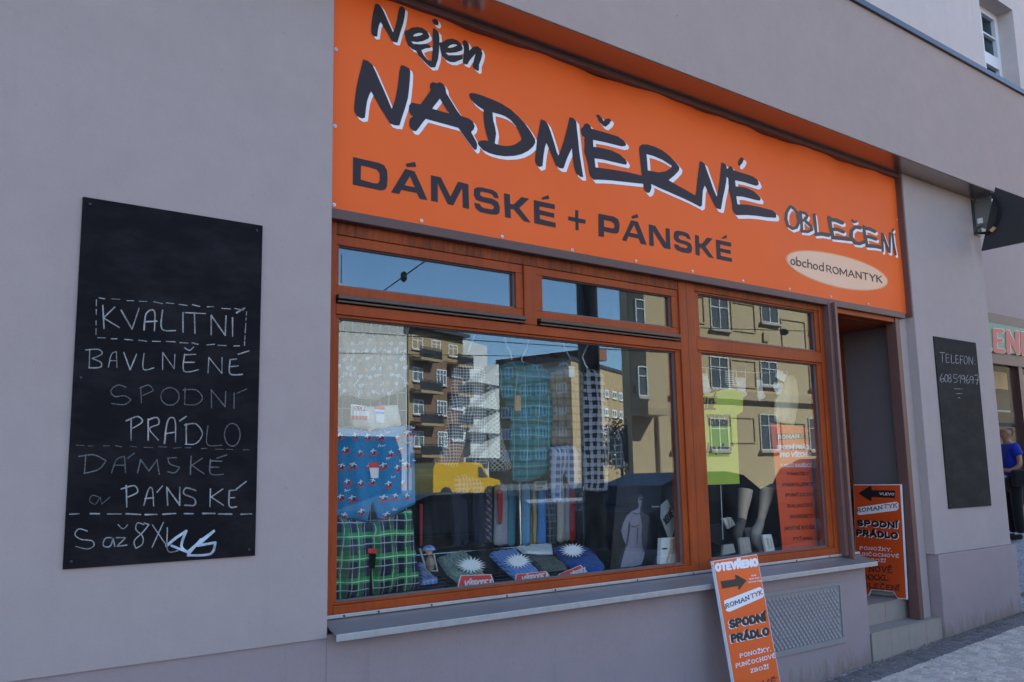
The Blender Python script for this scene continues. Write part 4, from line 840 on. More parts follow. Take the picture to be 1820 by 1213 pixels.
# ================================================================== the display behind the glass
def cloth(name, label, cat, px, Y, mat, thick=.055, amp=.016, freq=30., h=.016, group=None, seed=0, parent=None, lean=0.0):
    P = [UY(*p, Y) for p in px]; sh = Shape().poly([(p[0], p[2]) for p in P]); F, x0, z0 = sh.field(h)
    V, fs, fd = march(F, x0, z0, h, 1); ph = seed*1.7; zmid = min(p[2] for p in P)
    def depth(x, z, d):
        e = min(d/.05, 1.0); fold = math.sin(freq*x+ph+1.2*math.sin(z*5+ph))+.5*math.sin(freq*2.3*x+z*9+ph)+.35*math.sin(z*17+x*6)
        return thick*math.sqrt(max(e, 0))*.5+amp*fold*min(d/.03, 1)
    front = []; back = []; bi = {}
    for i, ((x, z), d) in enumerate(zip(V, fd)):
        yc = Y+lean*(z-zmid)
        front.append((x, yc-(depth(x, z, d) if d > 0 else 0), z))
    nb = len(front)
    for i, ((x, z), d) in enumerate(zip(V, fd)):
        if d > 0: bi[i] = nb+len(back); back.append((x, Y+lean*(z-zmid)+thick*.5*math.sqrt(min(d/.05, 1)), z))
        else: bi[i] = i
    faces = [f for f in fs]+[[bi[i] for i in f][::-1] for f in fs]
    faces = [f for f in faces if len(set(f)) > 2]
    o = obj(name, front+back, faces, mat, parent, smooth=True)
    if parent is None: tag(o, label, cat, group)
    def gy(x, z):
        j = min(max(int(round((x-x0)/h)), 0), F.shape[1]-1); i = min(max(int(round((z-z0)/h)), 0), F.shape[0]-1); d = -F[i, j]
        return Y+lean*(z-zmid)-(depth(x, z, d) if d > 0 else 0)-.004
    def surf(off=0.0):
        def f(px_, py_):
            p = UY(px_, py_, Y-thick*.4); return (p[0], gy(p[0], p[2])-off, p[2])
        return f
    o['label'] = label
    return o, surf
def card(name, px, Y, mat, parent=None, th=.003, label=None, cat=None, group=None, lean=0.0):
    P = [UY(*p, Y) for p in px]; o = MB().prism([p for p in P], (0, th, 0)).build(name, mat, parent)
    if parent is None: tag(o, label, cat, group)
    return o
k1, c5, c6, k7 = crop(590, 560, .18139), crop(570, 720, .33811), crop(830, 560, .39575), crop(1020, 820, .16484)
k4, k5, ks, z7 = crop(1220, 510, .22262), crop(1220, 770, .18964), crop(730, 920, .21429), crop(1190, 480, .43702)

MAT['f_pale'] = plaid('pale_print_cotton', (0.36, 0.33, 0.30), [])
MAT['f_cream'] = plaid('cream_knit', (0.806, 0.728, 0.624), [('z', .008, 0, .3, (.50, .45, .39), .5)])
MAT['f_blue'] = plaid('bright_blue_cotton', (0.032, 0.272, 0.528), [])
MAT['f_green'] = plaid('green_tartan', (0.016, 0.020, 0.045), [('x', .100, .1, .34, (.02, .28, .05), .8), ('z', .120, .2, .28, (.03, .42, .06), .8), ('x', .100, .02, .05, (.7, .75, .72), .75), ('x', .100, .52, .05, (.7, .75, .72), .6), ('x', .100, .75, .10, (.35, .38, .40), .45), ('z', .120, .12, .05, (.75, .8, .78), .8), ('z', .120, .50, .05, (.75, .8, .78), .7), ('z', .120, .7, .22, (.02, .02, .05), .4)])
MAT['f_bw'] = plaid('black_white_check', (0.015, 0.015, 0.018), [('x', .017, 0, .30, (.62, .60, .56), .7), ('z', .019, 0, .30, (.62, .60, .56), .7)])
MAT['f_brown'] = plaid('brown_check', (0.02, 0.017, 0.014), [('d', .028, 0, .3, (.50, .44, .34), .8), ('e', .028, 0, .3, (.50, .44, .34), .8)])
MAT['f_teal'] = plaid('teal_check', (0.013, 0.184, 0.200), [('x', .050, 0, .35, (.02, .24, .24), .7), ('z', .050, .3, .35, (.004, .05, .10), .7), ('x', .10, .4, .06, (.3, .5, .45), .6), ('z', .10, .4, .06, (.3, .5, .45), .5)])
MAT['f_tan'] = plaid('tan_check', (0.42, 0.34, 0.24), [('x', .055, 0, .3, (.20, .15, .11), .55), ('z', .055, .2, .3, (.20, .15, .11), .55)])
MAT['f_bluechk'] = plaid('blue_white_check', (0.09, 0.12, 0.24), [('x', .048, 0, .45, (.55, .58, .66), .7), ('z', .048, .2, .45, (.55, .58, .66), .55)])
MAT['f_blk'] = plaid('black_grey_tartan', (0.012, 0.012, 0.018), [('x', .056, .1, .42, (.36, .36, .38), .8), ('z', .056, .3, .42, (.36, .36, .38), .8), ('x', .056, .28, .07, (.01, .01, .02), .9), ('z', .056, .48, .07, (.01, .01, .02), .9)])
MAT['f_navy'] = plaid('navy_cloth', (0.030, 0.036, 0.066), [])
MAT['f_black'] = plaid('black_cloth', (0.008, 0.008, 0.010), [])
MAT['f_grey'] = plaid('grey_cloth', (0.510, 0.510, 0.587), [])
MAT['f_red'] = plaid('red_cloth', (0.612, 0.051, 0.043), [])
MAT['f_teal2'] = plaid('petrol_cloth', (0.102, 0.306, 0.442), [])
MAT['f_sky'] = plaid('sky_blue_cloth', (0.229, 0.510, 0.850), [])
MAT['f_mid'] = plaid('mid_blue_cloth', (0.128, 0.357, 0.850), [])
MAT['f_khaki'] = plaid('khaki_cloth', (0.561, 0.459, 0.204), [('x', .03, 0, .4, (.05, .05, .04), .7)])
MAT['f_dkplaid'] = plaid('dark_check_cloth', (0.051, 0.060, 0.085), [('x', .03, 0, .3, (.25, .25, .27), .7), ('z', .05, 0, .2, (.25, .25, .27), .7)])
MAT['f_floral'] = plaid('mottled_cloth', (0.100, 0.080, 0.120), [('d', .043, 0, .4, (.45, .40, .42), .7), ('e', .061, 0, .4, (.05, .05, .1), .7)])
MAT['f_sage'] = plaid('sage_check', (0.289, 0.391, 0.306), [('d', .04, 0, .12, (.06, .09, .07), .8), ('e', .04, 0, .12, (.06, .09, .07), .8)])
MAT['f_bluestripe'] = plaid('blue_stripe', (0.204, 0.374, 0.765), [('x', .022, 0, .3, (.05, .10, .28), .7)])
MAT['f_darkgreen'] = plaid('dark_green_check', (0.085, 0.102, 0.085), [('x', .035, 0, .2, (.15, .16, .14), .6), ('z', .035, 0, .2, (.15, .16, .14), .6)])
MAT['f_bluechk2'] = plaid('small_blue_check', (0.085, 0.187, 0.561), [('x', .03, 0, .45, (.45, .50, .60), .6), ('z', .03, 0, .45, (.45, .50, .60), .6)])
MAT['f_royal'] = plaid('royal_blue_cloth', (0.010, 0.085, 0.340), [])
MAT['paper'] = plain('white_card', (0.900, 0.900, 0.858), 0.7, 0.05, 8)
MAT['redcard'] = plain('red_card', (0.850, 0.060, 0.060), 0.5, 0.1, 6)
MAT['orangetag'] = plain('kraft_tag', (0.56, 0.32, 0.14), 0.7)
MAT['lime'] = plain('lime_poster', (0.42, 0.55, 0.045), 0.55, 0.05, 3)
MAT['redposter'] = plain('red_orange_poster', (0.900, 0.096, 0.019), 0.5, 0.05, 3)
MAT['darkposter'] = plain('dark_grey_poster', (0.020, 0.020, 0.026), 0.5, 0.1, 3)
MAT['skinprint'] = plain('grey_print_light', (0.312, 0.281, 0.343), 0.5, 0.35, 8)
MAT['clothprint'] = plain('grey_print_mid', (0.320, 0.304, 0.376), 0.5, 0.2, 30)
MAT['mannequin'] = plain('mannequin_skin', (0.676, 0.494, 0.351), 0.5, 0.05, 8)
MAT['sockdark'] = plain('dark_nylon_sock', (0.13, 0.10, 0.08), 0.7, 0.1, 20)
MAT['sockbeige'] = plain('beige_sock', (0.42, 0.36, 0.30), 0.8, 0.1, 20)
MAT['f_sockw'] = plaid('white_sock', (0.780, 0.806, 0.780), [('z', .05, 0, .12, (.4, .5, .5), .5)])
MAT['f_socks'] = plaid('striped_sock', (0.715, 0.676, 0.624), [('z', .018, 0, .45, (.08, .06, .06), .9)])
MAT['f_sockd'] = plaid('dotted_sock', (0.715, 0.741, 0.728), [('d', .03, 0, .18, (.25, .28, .30), .6), ('e', .03, 0, .18, (.25, .28, .30), .6)])
MAT['f_pants'] = plaid('cream_ribbed_cotton', (0.780, 0.650, 0.429), [('x', .012, 0, .3, (.50, .41, .27), .6)])
MAT['grey_card'] = plain('grey_card', (0.42, 0.43, 0.40), 0.6, 0.05, 8)
MAT['purple'] = plain('purple_ring', (0.20, 0.05, 0.20), 0.4)

# white wire grid panels on the left
GW = thing('wire_grid', 'white wire display grid behind the pale printed trousers', 'display grid', (2.5, .62, 1.6))
x0, z0 = UY(590, 900, .62)[[0, 2]]; x1, z1 = UY(722, 575, .62)[[0, 2]]
for i in range(9):
    x = x0+(x1-x0)*i/8; MB().tube([(x, .62, 1.2), (x, .62, z1)], .003, 6).build('wire', 'wirewhite', GW)
for i in range(12):
    z = 1.25+(z1-1.25)*i/11; MB().tube([(x0, .626, z), (x1, .626, z)], .003, 6).build('wire', 'wirewhite', GW)
# hanging pieces, left to right
o, sf = cloth('printed_trousers', 'pale grey trousers with white squiggle print hanging at the left of the window', 'trousers', k1([(40,150),(330,160),(715,185),(738,420),(745,700),(640,770),(520,800),(420,850),(250,815),(100,800),(30,820)]), .34, 'f_pale', seed=1)
sq = Shape(); sq2 = Shape(); random.seed(3)
for r in range(8):
    for c in range(9):
        x = 75+c*78+random.uniform(-16, 16)+(39 if r % 2 else 0); y = 190+r*82+random.uniform(-14, 14)
        if x > 715 or (x > 600 and y > 740): continue
        a = random.uniform(0, 6.28); L = random.uniform(32, 44)
        ca, sa = math.cos(a), math.sin(a); f = lambda u, v: (x+ca*u-sa*v, y+sa*u+ca*v)
        (sq if random.random() < .8 else sq2).stroke(k1([f(14+14*math.cos(t), 14*math.sin(t)) for t in np.linspace(.4, 5.9, 9)]+[f(-L*.2, 6), f(-L*.7, -7), f(-L, 5)]), 1.9, 1.0)
flat('squiggle_print', sq, sf(), 'white', o, .45, run=1); flat('squiggle_print', sq2, sf(), 'peach', o, .45, run=1)
o, sf = cloth('boxed_briefs', 'cream knitted briefs with printed paper labels above the blue shorts', 'briefs', c5([(155,95),(160,0),(230,10),(300,5),(405,0),(425,110),(340,130),(250,135),(180,120)]), .33, 'f_cream', seed=2)
flat('paper_label', Shape().poly(c5([(165,-5),(245,5),(235,75),(165,70)])), sf(.003), 'paper', o, .5, run=3)
flat('label_print', text_shape('FIRST', *c5([(178, 30), (238, 34), (178, 8)]), .2), sf(.005), 'redink', o, .4, run=2)
flat('label_band', Shape().poly(c5([(160,55),(228,62),(226,82),(160,76)])), sf(.005), 'redcard', o, .4, run=2)
flat('paper_label', Shape().poly(c5([(285,10),(338,12),(332,95),(292,92)])), sf(.003), 'paper', o, .5, run=3)
flat('label_band', Shape().poly(c5([(284,5),(340,8),(338,26),(286,22)])), sf(.005), 'redcard', o, .4, run=2); flat('label_band', Shape().poly(c5([(288,34),(336,36),(335,50),(288,48)])), sf(.005), 'f_sky', o, .4, run=2)
o, sf = cloth('printed_shorts', 'bright blue shorts with a red and white surf print above the green tartan', 'shorts', c5([(70,120),(160,125),(265,140),(360,118),(487,108),(492,300),(498,522),(455,540),(400,575),(330,610),(300,600),(268,505),(255,560),(245,617),(160,600),(70,580)]), .30, 'f_blue', seed=3, amp=.013)
rd, wh, dk = Shape(), Shape(), Shape(); random.seed(11)
for r in range(6):
    for c in range(6):
        x = 100+c*72+random.uniform(-12, 12)+(34 if r % 2 else 0); y = 160+r*82+random.uniform(-12, 12)
        if x > 470 or (y > 540 and (x > 350 or 230 < x < 300)) or (235 < x < 290 and y > 470): continue
        a = random.uniform(-.5, .2); f = lambda u, v: (x+math.cos(a)*u-math.sin(a)*v, y+math.sin(a)*u+math.cos(a)*v)
        rd.stroke(c5([f(-18, 14), f(-8, 18), f(10, 17), f(22, 9)]), 3.4, 2.6)
        wh.stroke(c5([f(-4, 8), f(-2, -4), f(3, -14)]), 2.6, 1.8); wh.stroke(c5([f(-14, -4), f(0, -8), f(14, -3)]), 1.6)
        dk.stroke(c5([f(-3, 8), f(-5, 14)]), 1.8); dk.stroke(c5([f(5, 4), f(7, 14)]), 1.8)
        if random.random() < .4: wh.stroke(c5([f(24, -20), f(30, -34), f(34, -20), f(40, -26), f(44, -20), f(54, -26)]), 1.0)
flat('red_print', rd, sf(), 'redcard', o, .5, run=1); flat('white_print', wh, sf(.002), 'paper', o, .45, run=1); flat('dark_print', dk, sf(.003), 'f_navy', o, .45, run=1)
def hangtag(o, sf, pts, top):
    flat('hang_tag', Shape().poly(c5(pts)), sf(.006), 'paper', o, .4, run=2); flat('tag_band', Shape().poly(c5(top)), sf(.008), 'redcard', o, .4, run=2)
hangtag(o, sf, [(250,308),(305,308),(302,385),(258,385)], [(248,304),(306,304),(304,330),(250,330)])
p = UY(*c5([(462, 168)])[0], .27); MB().tube([(p[0]+.045*math.cos(a), p[1], p[2]+.045*math.sin(a)) for a in np.linspace(0, 6.28, 20)], .006, 6).build('size_ring', 'purple', o)
o, sf = cloth('tartan_trousers', 'green black and white tartan trousers hanging lowest at the left corner', 'trousers', c5([(70,595),(160,605),(245,620),(330,605),(400,575),(478,545),(490,700),(505,830),(520,965),(460,978),(395,985),(385,940),(372,985),(275,1002),(266,700),(255,1005),(170,1015),(68,1035)]), .28, 'f_green', seed=4, amp=.018)
flat('hang_tag', Shape().poly(c5([(258,775),(290,775),(286,862),(258,860)])), sf(.006), 'f_black', o, .4, run=2); flat('tag_band', Shape().poly(c5([(252,755),(293,757),(290,782),(253,780)])), sf(.008), 'redcard', o, .4, run=2)
cloth('checked_trousers', 'fine black and white checked trousers hanging in front of the dark jackets', 'trousers', [(806,652),(836,645),(862,655),(866,720),(864,770),(868,826),(840,830),(836,790),(832,740),(826,790),(812,832),(778,826),(790,770),(800,700)], .45, 'f_bw', seed=5)
cloth('narrow_checked_leg', 'slanting brown checked trouser leg beside the teal shirt', 'trousers', c6([(88,270),(120,340),(140,430),(160,560),(205,690),(160,705),(105,705),(100,560),(88,400)]), .42, 'f_brown', seed=6)
cloth('teal_shirt', 'long teal checked shirt hanging in the middle of the window', 'shirt', c6([(120,240),(180,215),(240,205),(310,225),(368,252),(385,450),(370,600),(378,700),(320,735),(255,752),(205,745),(190,600),(195,450),(150,350)]), .50, 'f_teal', seed=7, thick=.07)
cloth('tan_checked_shirt', 'tan checked shirt hanging between the teal shirt and the black tartan trousers', 'shirt', c6([(372,262),(430,235),(480,232),(520,262),(528,420),(528,590),(460,600),(380,590)]), .60, 'f_tan', seed=8, thick=.06)
cloth('blue_checked_shorts', 'blue and white checked shorts hanging beside the black tartan trousers', 'shorts', c6([(368,595),(460,585),(530,600),(532,690),(530,772),(470,785),(448,740),(430,700),(428,842),(385,848),(376,780)]), .44, 'f_bluechk', seed=9)
cloth('black_tartan_trousers', 'black and grey tartan trousers hanging from a loop in the middle right', 'trousers', c6([(530,240),(570,245),(615,262),(628,400),(642,560),(636,690),(630,792),(582,795),(530,788),(518,690),(525,600),(520,400)]), .34, 'f_blk', seed=10, amp=.012)
cloth('dark_checked_scarf', 'small dark checked scarf right of the black tartan trousers', 'scarf', c6([(655,560),(675,505),(700,600),(705,660),(735,668),(700,690),(650,705),(645,640)]), .50, 'f_dkplaid', seed=11)
def kraft(name, pts, Y, mat, label, cat): card(name, pts, Y, mat, None, .004, label, cat)
kraft('price_tag', c6([(216,370),(222,362),(236,362),(242,370),(242,430),(216,430)]), .40, 'orangetag', 'kraft paper price tag hanging on the teal shirt', 'tag')
EX = card('exit_sign', c6([(305,748),(360,745),(360,788),(307,790)]), .95, 'paper', None, .006, 'small green and white notice below the teal shirt', 'sign')
flat('notice_print', Shape().poly(c6([(312,755),(352,753),(352,766),(312,768)])).poly(c6([(312,772),(340,771),(340,780),(312,781)])), onY(.947), plain('green_print', (0.05, 0.25, 0.12)), EX, .4, run=4)
# strings the pieces hang from
for i, (pts, Y, lb) in enumerate(((c6([(38,82),(22,120),(8,165)]), .45, 'white string above the fine checked trousers'), (c6([(168,98),(180,140),(196,170),(202,200)]), .5, 'left white string above the teal shirt'), (c6([(277,108),(268,150),(245,198),(258,232)]), .5, 'bent white string above the teal shirt'), (c6([(430,122),(448,165),(466,200)]), .6, 'white string above the tan checked shirt'), (c6([(542,135),(528,165),(518,190),(532,225),(542,240)]), .34, 'white hook above the black tartan trousers'), (k1([(758,112),(738,165),(715,225)]), .34, 'white string above the pale printed trousers'))):
    tag(MB().tube([UY(*p, Y) for p in pts], .0055, 6).build('hanging_string', 'string'), lb, 'string')
# clothes rail in the room behind
RAIL = thing('clothes_rail', 'chrome clothes rail in the dim room behind the display', 'rail', (4.0, .98, .3))
ra, rb_ = UY(*c6([(-120, 740)])[0], .98), UY(*c6([(530, 780)])[0], .98)
MB().tube([(ra[0], .98, 1.62), (rb_[0]+.1, .98, 1.62)], .014, 8).build('rail_bar', 'chrome', RAIL)
for q in ((235, 760), (522, 780)):
    a = UY(*c6([q])[0], .90); MB().tube([(a[0], .90, .3), (a[0], .90, 1.60), (a[0], .98, 1.62)], .012, 8).build('rail_post', 'chrome', RAIL)
ds = [('navy jacket', 'f_navy', -115, -30, 1035), ('black jacket', 'f_black', -32, 35, 1030), ('navy coat', 'f_navy', 34, 84, 1030), ('mottled blouse', 'f_floral', 80, 112, 1020), ('light grey shirt', 'f_grey', 118, 183, 1030), ('petrol shirt', 'f_teal2', 180, 218, 1030), ('sky blue shirt', 'f_sky', 240, 285, 1030), ('khaki striped shirt', 'f_khaki', 284, 314, 1030), ('mid blue shirt', 'f_mid', 314, 357, 1030), ('dark checked shirt', 'f_dkplaid', 354, 402, 1030), ('cream shirt', 'f_cream', 402, 440, 1015), ('grey jumper', 'f_grey', 438, 462, 1010), ('red shirt', 'f_red', 456, 488, 1015), ('dark navy trousers', 'f_navy', 490, 522, 1045)]
for i, (nm, mt, a, b, c) in enumerate(ds):
    cloth('hanging_garment', nm+' hanging on the chrome rail at the back', 'garment', c6([(a+6, 772), ((a+b)/2, 748), (b-4, 772), (b, 860), (b-1, c), ((a+b)/2, c+12), (a, c)]), .98, mt, .05, .010, 60., .02, 'garments on the chrome rail', i)
cloth('red_scarf', 'narrow red scarf draped over the rail garments', 'scarf', c6([(132,785),(160,782),(162,850),(158,938),(142,942),(138,870)]), .93, 'f_red', .03, .005, 50., .016, None, 3)
cloth('dark_jacket', 'black jacket on a hanger behind the green tartan trousers', 'jacket', c5([(495,375),(560,362),(640,375),(690,480),(705,620),(700,745),(600,760),(495,755)]), .95, 'f_black', .08, .01, 20., .02)
cloth('red_lining', 'red strip of a garment showing beside the black jacket', 'garment', c5([(518,520),(536,520),(534,745),(520,745)]), .90, 'f_red', .02, .004, 30., .012)
cloth('pale_checked_shirt', 'pale blue checked shirt shoulder above the dark trousers on the rail', 'shirt', c5([(705,375),(760,365),(855,400),(862,470),(700,468)]), .97, 'f_bluechk2', .05, .006, 30., .016)
cloth('charcoal_trousers', 'charcoal trousers hanging on the rail beside the chrome post', 'trousers', c5([(698,470),(860,472),(862,560),(866,745),(700,748)]), .99, 'f_navy', .05, .008, 30., .02)
# sloping wire shelf with folded pieces
SH = thing('wire_shelf', 'dark wire shelf sloping up from the glass and carrying folded shirts', 'shelf', (3.4, .5, .83))
xa, xb = 2.72, 4.28
def shelf_pt(x, t): return (x, .20+.62*t, .845+.16*t)
for i in range(33):
    x = xa+(xb-xa)*i/32; MB().tube([shelf_pt(x, 0), shelf_pt(x, 1)], .0022, 5).build('shelf_wire', 'wiredark', SH)
for i in range(13):
    MB().tube([shelf_pt(xa, i/12), shelf_pt(xb, i/12)], .0026 if i < 12 else .005, 5).build('shelf_wire', 'wiredark' if i < 12 else 'chrome', SH)
def folded(label, px, mat, i, cat='shirt', name='folded_shirt', t0=.012):
    """a folded garment lying on the sloping shelf: outline taken on the shelf plane"""
    n = np.array([0, -.16, .62]); n = n/np.linalg.norm(n); p0 = np.array(shelf_pt(3, 0))+n*.004; ux = np.array([1., 0, 0]); uy = np.array([0, .62, .16]); uy = uy/np.linalg.norm(uy)
    P = [UP(*p, p0+n*t0, n) for p in px]; Q = [((p-p0) @ ux, (p-p0) @ uy) for p in P]
    F, a, b = Shape().poly(Q).field(.012); V, fs, fd = march(F, a, b, .012, 1); vs = []; bot = {}
    for (u, v), d in zip(V, fd):
        hgt = t0*.3+.022*min(max(d, 0)/.016, 1)**.5+.0045*math.sin(u*46+v*21+i)*math.sin(v*33-u*12)+.003*math.sin(u*90+v*60) if d > 0 else .006
        vs.append(p0+ux*u+uy*v+n*(hgt))
    nb = len(vs)
    o = obj(name, vs, fs, mat, smooth=True); tag(o, label, cat, 'folded shirts on the wire shelf'); return o, (p0, n, ux, uy)
folded('sage green checked shirt folded left on the wire shelf', ks([(215,345),(300,310),(432,278),(465,300),(560,390),(610,475),(690,530),(560,545),(390,540),(300,470)]), 'f_sage', 1)
folded('light blue striped shirt folded in the middle of the wire shelf', ks([(645,310),(680,290),(870,262),(900,300),(990,380),(1060,440),(1000,480),(870,512),(780,440)]), 'f_bluestripe', 2)
folded('dark green checked shirt folded between the two blue shirts', ks([(925,300),(1010,310),(1180,330),(1290,400),(1300,430),(1090,450),(1030,390)]), 'f_darkgreen', 3)
folded('white card box lying at the back of the wire shelf', ks([(870,245),(1170,218),(1180,300),(1030,300),(960,310)]), 'paper', 4, 'box', 'card_box')
folded('royal blue printed shirt folded right on the wire shelf', ks([(1175,260),(1330,235),(1470,260),(1560,340),(1610,410),(1580,440),(1480,440),(1320,410),(1260,370)]), 'f_royal', 5)
folded('small blue and white checked cloth beside the green tartan trousers', ks([(45,390),(90,370),(150,450),(225,510),(220,540),(80,555),(65,500)]), 'f_bluechk2', 6, 'cloth', 'checked_cloth')
random.seed(5)
for c, r, lb, Y in (((500, 395), 105, 'cream starburst price card on the sage green shirt', .40), ((890, 362), 100, 'cream starburst price card on the light blue striped shirt', .40), ((1345, 272), 92, 'cream starburst price card on the royal blue shirt', .42)):
    pts = []
    for k in range(40):
        rr = r*(1.18 if k % 2 == 0 else .62)*random.uniform(.92, 1.08); a = 2*math.pi*k/40; pts.append((c[0]+rr*math.cos(a), c[1]+rr*.58*math.sin(a)))
    P = [UP(*p, UY(*ks([c])[0], Y), np.array([0, -.8, .6])) for p in ks(pts)]
    tag(MB().prism(P, (0, .002, -.0015)).build('starburst_card', 'paper'), lb, 'price card')
for pts, tx, lb in ((([(388,575),(412,480),(668,472),(700,560)]), ((445, 585), (662, 572), (452, 530)), 'red sale card with white border in front of the sage green shirt'), (([(865,530),(872,472),(1120,446),(1165,500)]), ((920, 542), (1130, 510), (926, 492)), 'red sale card in front of the light blue striped shirt'), (([(1200,505),(1235,468),(1410,394),(1480,465)]), ((1330, 500), (1450, 452), (1325, 462)), 'red sale card tilted in front of the royal blue shirt')):
    P = ks(pts); o = card('sale_card', P, .235, 'paper', None, .003, lb, 'price card'); cxp = sum(p[0] for p in P)/4; cyp = sum(p[1] for p in P)/4
    flat('card_face', Shape().poly([(cxp+(p[0]-cxp)*.94, cyp+(p[1]-cyp)*.90) for p in P]), onY(.233), 'redcard', o, .5)
    flat('lettering', text_shape('VÝPRODEJ!', *ks(tx), .2), onY(.231), 'white', o, .35, run=3)
# toy deck chair with a bead figure
DC = thing('toy_deck_chair', 'small wooden toy deck chair with a bead figure at the shelf corner', 'toy', tuple(UY(*ks([(150, 440)])[0], .33)))
def q(u, v, Y=.33): return UY(*ks([(u, v)])[0], Y)
MB().tube([q(75, 258), q(130, 440)], .006, 6).build('chair_frame', 'wirewhite', DC); MB().tube([q(130, 440), q(222, 445), q(190, 300)], .005, 6).build('chair_frame', 'wirewhite', DC)
m = MB(); a = q(160, 365, .31); m.lathe((a[0], a[1], a[2]-.03), [(.004, -.03), (.022, -.01), (.028, .02), (.018, .05), (.010, .062)], 12); m.build('figure_body', 'f_tan', DC, True)
a = q(150, 280, .31); MB().lathe((a[0], a[1], a[2]-.02), [(.004, -.006), (.018, .004), (.022, .02), (.018, .03)], 12).build('figure_head', 'peach', DC, True)
MB().lathe((a[0], a[1], a[2]+.004), [(.040, 0), (.040, .006), (.030, .022), (.010, .030)], 14).build('figure_hat', 'f_bluechk2', DC, True)
# large dark poster, tag, boxes at the right end of the pane
PO = card('display_poster', k7([(468,262),(955,258),(885,1113),(392,1163)]), .36, 'darkposter', None, .006, 'large dark poster of a bare chested model leaning behind the glass', 'poster')
sk = Shape().poly(k7([(705,375),(730,355),(742,385),(742,440),(735,490),(722,508),(725,545),(760,570),(800,590),(815,640),(800,720),(790,800),(795,850),(780,950),(745,985),(640,975),(555,965),(560,900),(530,830),(510,750),(530,670),(570,590),(620,545),(690,510),(700,480),(690,430)]))
flat('figure_print', sk, onY(.357), 'skinprint', PO, .5)
flat('figure_print', Shape().poly(k7([(548,962),(640,975),(765,980),(750,1060),(725,1118),(640,1136),(502,1148),(520,1070)])), onY(.355), 'clothprint', PO, .5)
MAT['midprint'] = plain('grey_print_mid_dark', (0.085, 0.078, 0.098), 0.5, 0.25, 10); MAT['hiprint'] = plain('grey_print_highlight', (0.34, 0.31, 0.36), 0.5, 0.2, 10)
mid = Shape().poly(k7([(742,385),(742,440),(735,490),(722,508),(726,548),(762,572),(800,592),(815,640),(800,720),(790,800),(795,850),(780,950),(750,975),(735,900),(728,800),(735,700),(722,620),(712,560),(716,500),(730,430)])).poly(k7([(600,640),(612,690),(600,780),(585,870),(572,930),(562,900),(580,800),(590,700)])).stroke(k7([(625,700),(655,712),(700,690)]), 2.2, 1.2).stroke(k7([(690,720),(686,800),(680,900)]), 1.8, 1.0).stroke(k7([(640,560),(680,572),(705,560)]), 1.6).poly(k7([(700,372),(730,354),(742,378),(738,392),(710,396)]))
flat('figure_shading', mid, onY(.354), 'midprint', PO, .4)
flat('figure_highlight', Shape().poly(k7([(560,610),(590,590),(600,630),(575,720),(545,760),(530,740),(540,670)])).poly(k7([(640,590),(690,585),(700,660),(660,690),(620,670)])).poly(k7([(710,425),(725,425),(725,470),(712,480)])), onY(.353), 'hiprint', PO, .4)
flat('figure_shading', Shape().poly(k7([(706,405),(740,402),(738,418),(708,420)])), onY(.352), 'darkposter', PO, .3)
flat('lettering', text_shape('Cornette', *k7([(838, 500), (920, 498), (838, 478)]), .16), onY(.355), 'paper', PO, .4)
DT = card('diamond_card', k7([(1008,412),(1095,600),(1112,650),(1050,845),(1030,850),(935,610),(940,470)]), .25, 'grey_card', None, .004, 'pale diamond shaped card with bold lettering hanging at the right pane edge', 'card')
flat('lettering', text_shape('VELKÉ', *k7([(992, 690), (1072, 585), (968, 625)]), .24), onY(.247), 'ink', DT, .35); flat('lettering', text_shape('máme', *k7([(972, 580), (1015, 530), (962, 548)]), .2), onY(.247), 'f_grey', DT, .35)
LB = card('hosiery_box', k7([(940,832),(1105,820),(1108,1092),(930,1110)]), .22, 'paper', None, .03, 'white hosiery box with printed legs in the right corner of the big pane', 'box')
flat('leg_print', Shape().stroke(k7([(1060,860),(1055,940),(1030,1000),(1000,1090)]), 8, 3).stroke(k7([(1085,850),(1080,940),(1060,1000),(1050,1080)]), 7, 3), onY(.218), 'mannequin', LB, .5); flat('box_band', Shape().poly(k7([(950,938),(1008,936),(1008,952),(950,954)])), onY(.218), 'f_black', LB, .5)
pts = [(210+95*math.cos(a)+90, 1015+75*math.sin(a)) for a in np.linspace(-2.8, 1.2, 16)]
tag(MB().tube([UY(*p, .5) for p in k7(pts)], .005, 6).build('cable_loop', 'f_black'), 'loop of black cable beside the dark poster', 'cable')
# --- right pane
LP = card('lime_poster', z7([(126,512),(240,482),(300,500),(298,575),(272,592),(285,870),(145,875)]), .30, 'lime', None, .002, 'lime green paper poster with black lettering in the right window', 'poster')
for s, a, b, c in (('VELKÉ', (118, 566), (184, 566), (122, 518)), ('VELIKOSTI!', (158, 632), (248, 634), (154, 590)), ('_Ano, máme!"', (146, 742), (258, 746), (146, 704))):
    flat('lettering', text_shape(s, *z7([a, b, c]), .17, .07), onY(.297), 'ink', LP, .4, run=4)
OP = card('product_poster', [(1369.6,752.7),(1448,762),(1459,976),(1391.6,980)], .24, 'redposter', None, .004, 'tall orange red poster listing underwear in the right window', 'poster')
flat('name_plate', Shape().poly(z7([(437,667),(577,662),(577,686),(437,692)])), onY(.238), 'inkbrown', OP, .4)
flat('lettering', text_shape('ROMAN', *z7([(443, 687), (525, 683), (443, 672)]), .2, .1), onY(.236), 'white', OP, .3, run=3); flat('lettering', text_shape('TYK', *z7([(535, 682), (574, 680), (535, 668)]), .2, .1), onY(.236), 'redink', OP, .3, run=3)
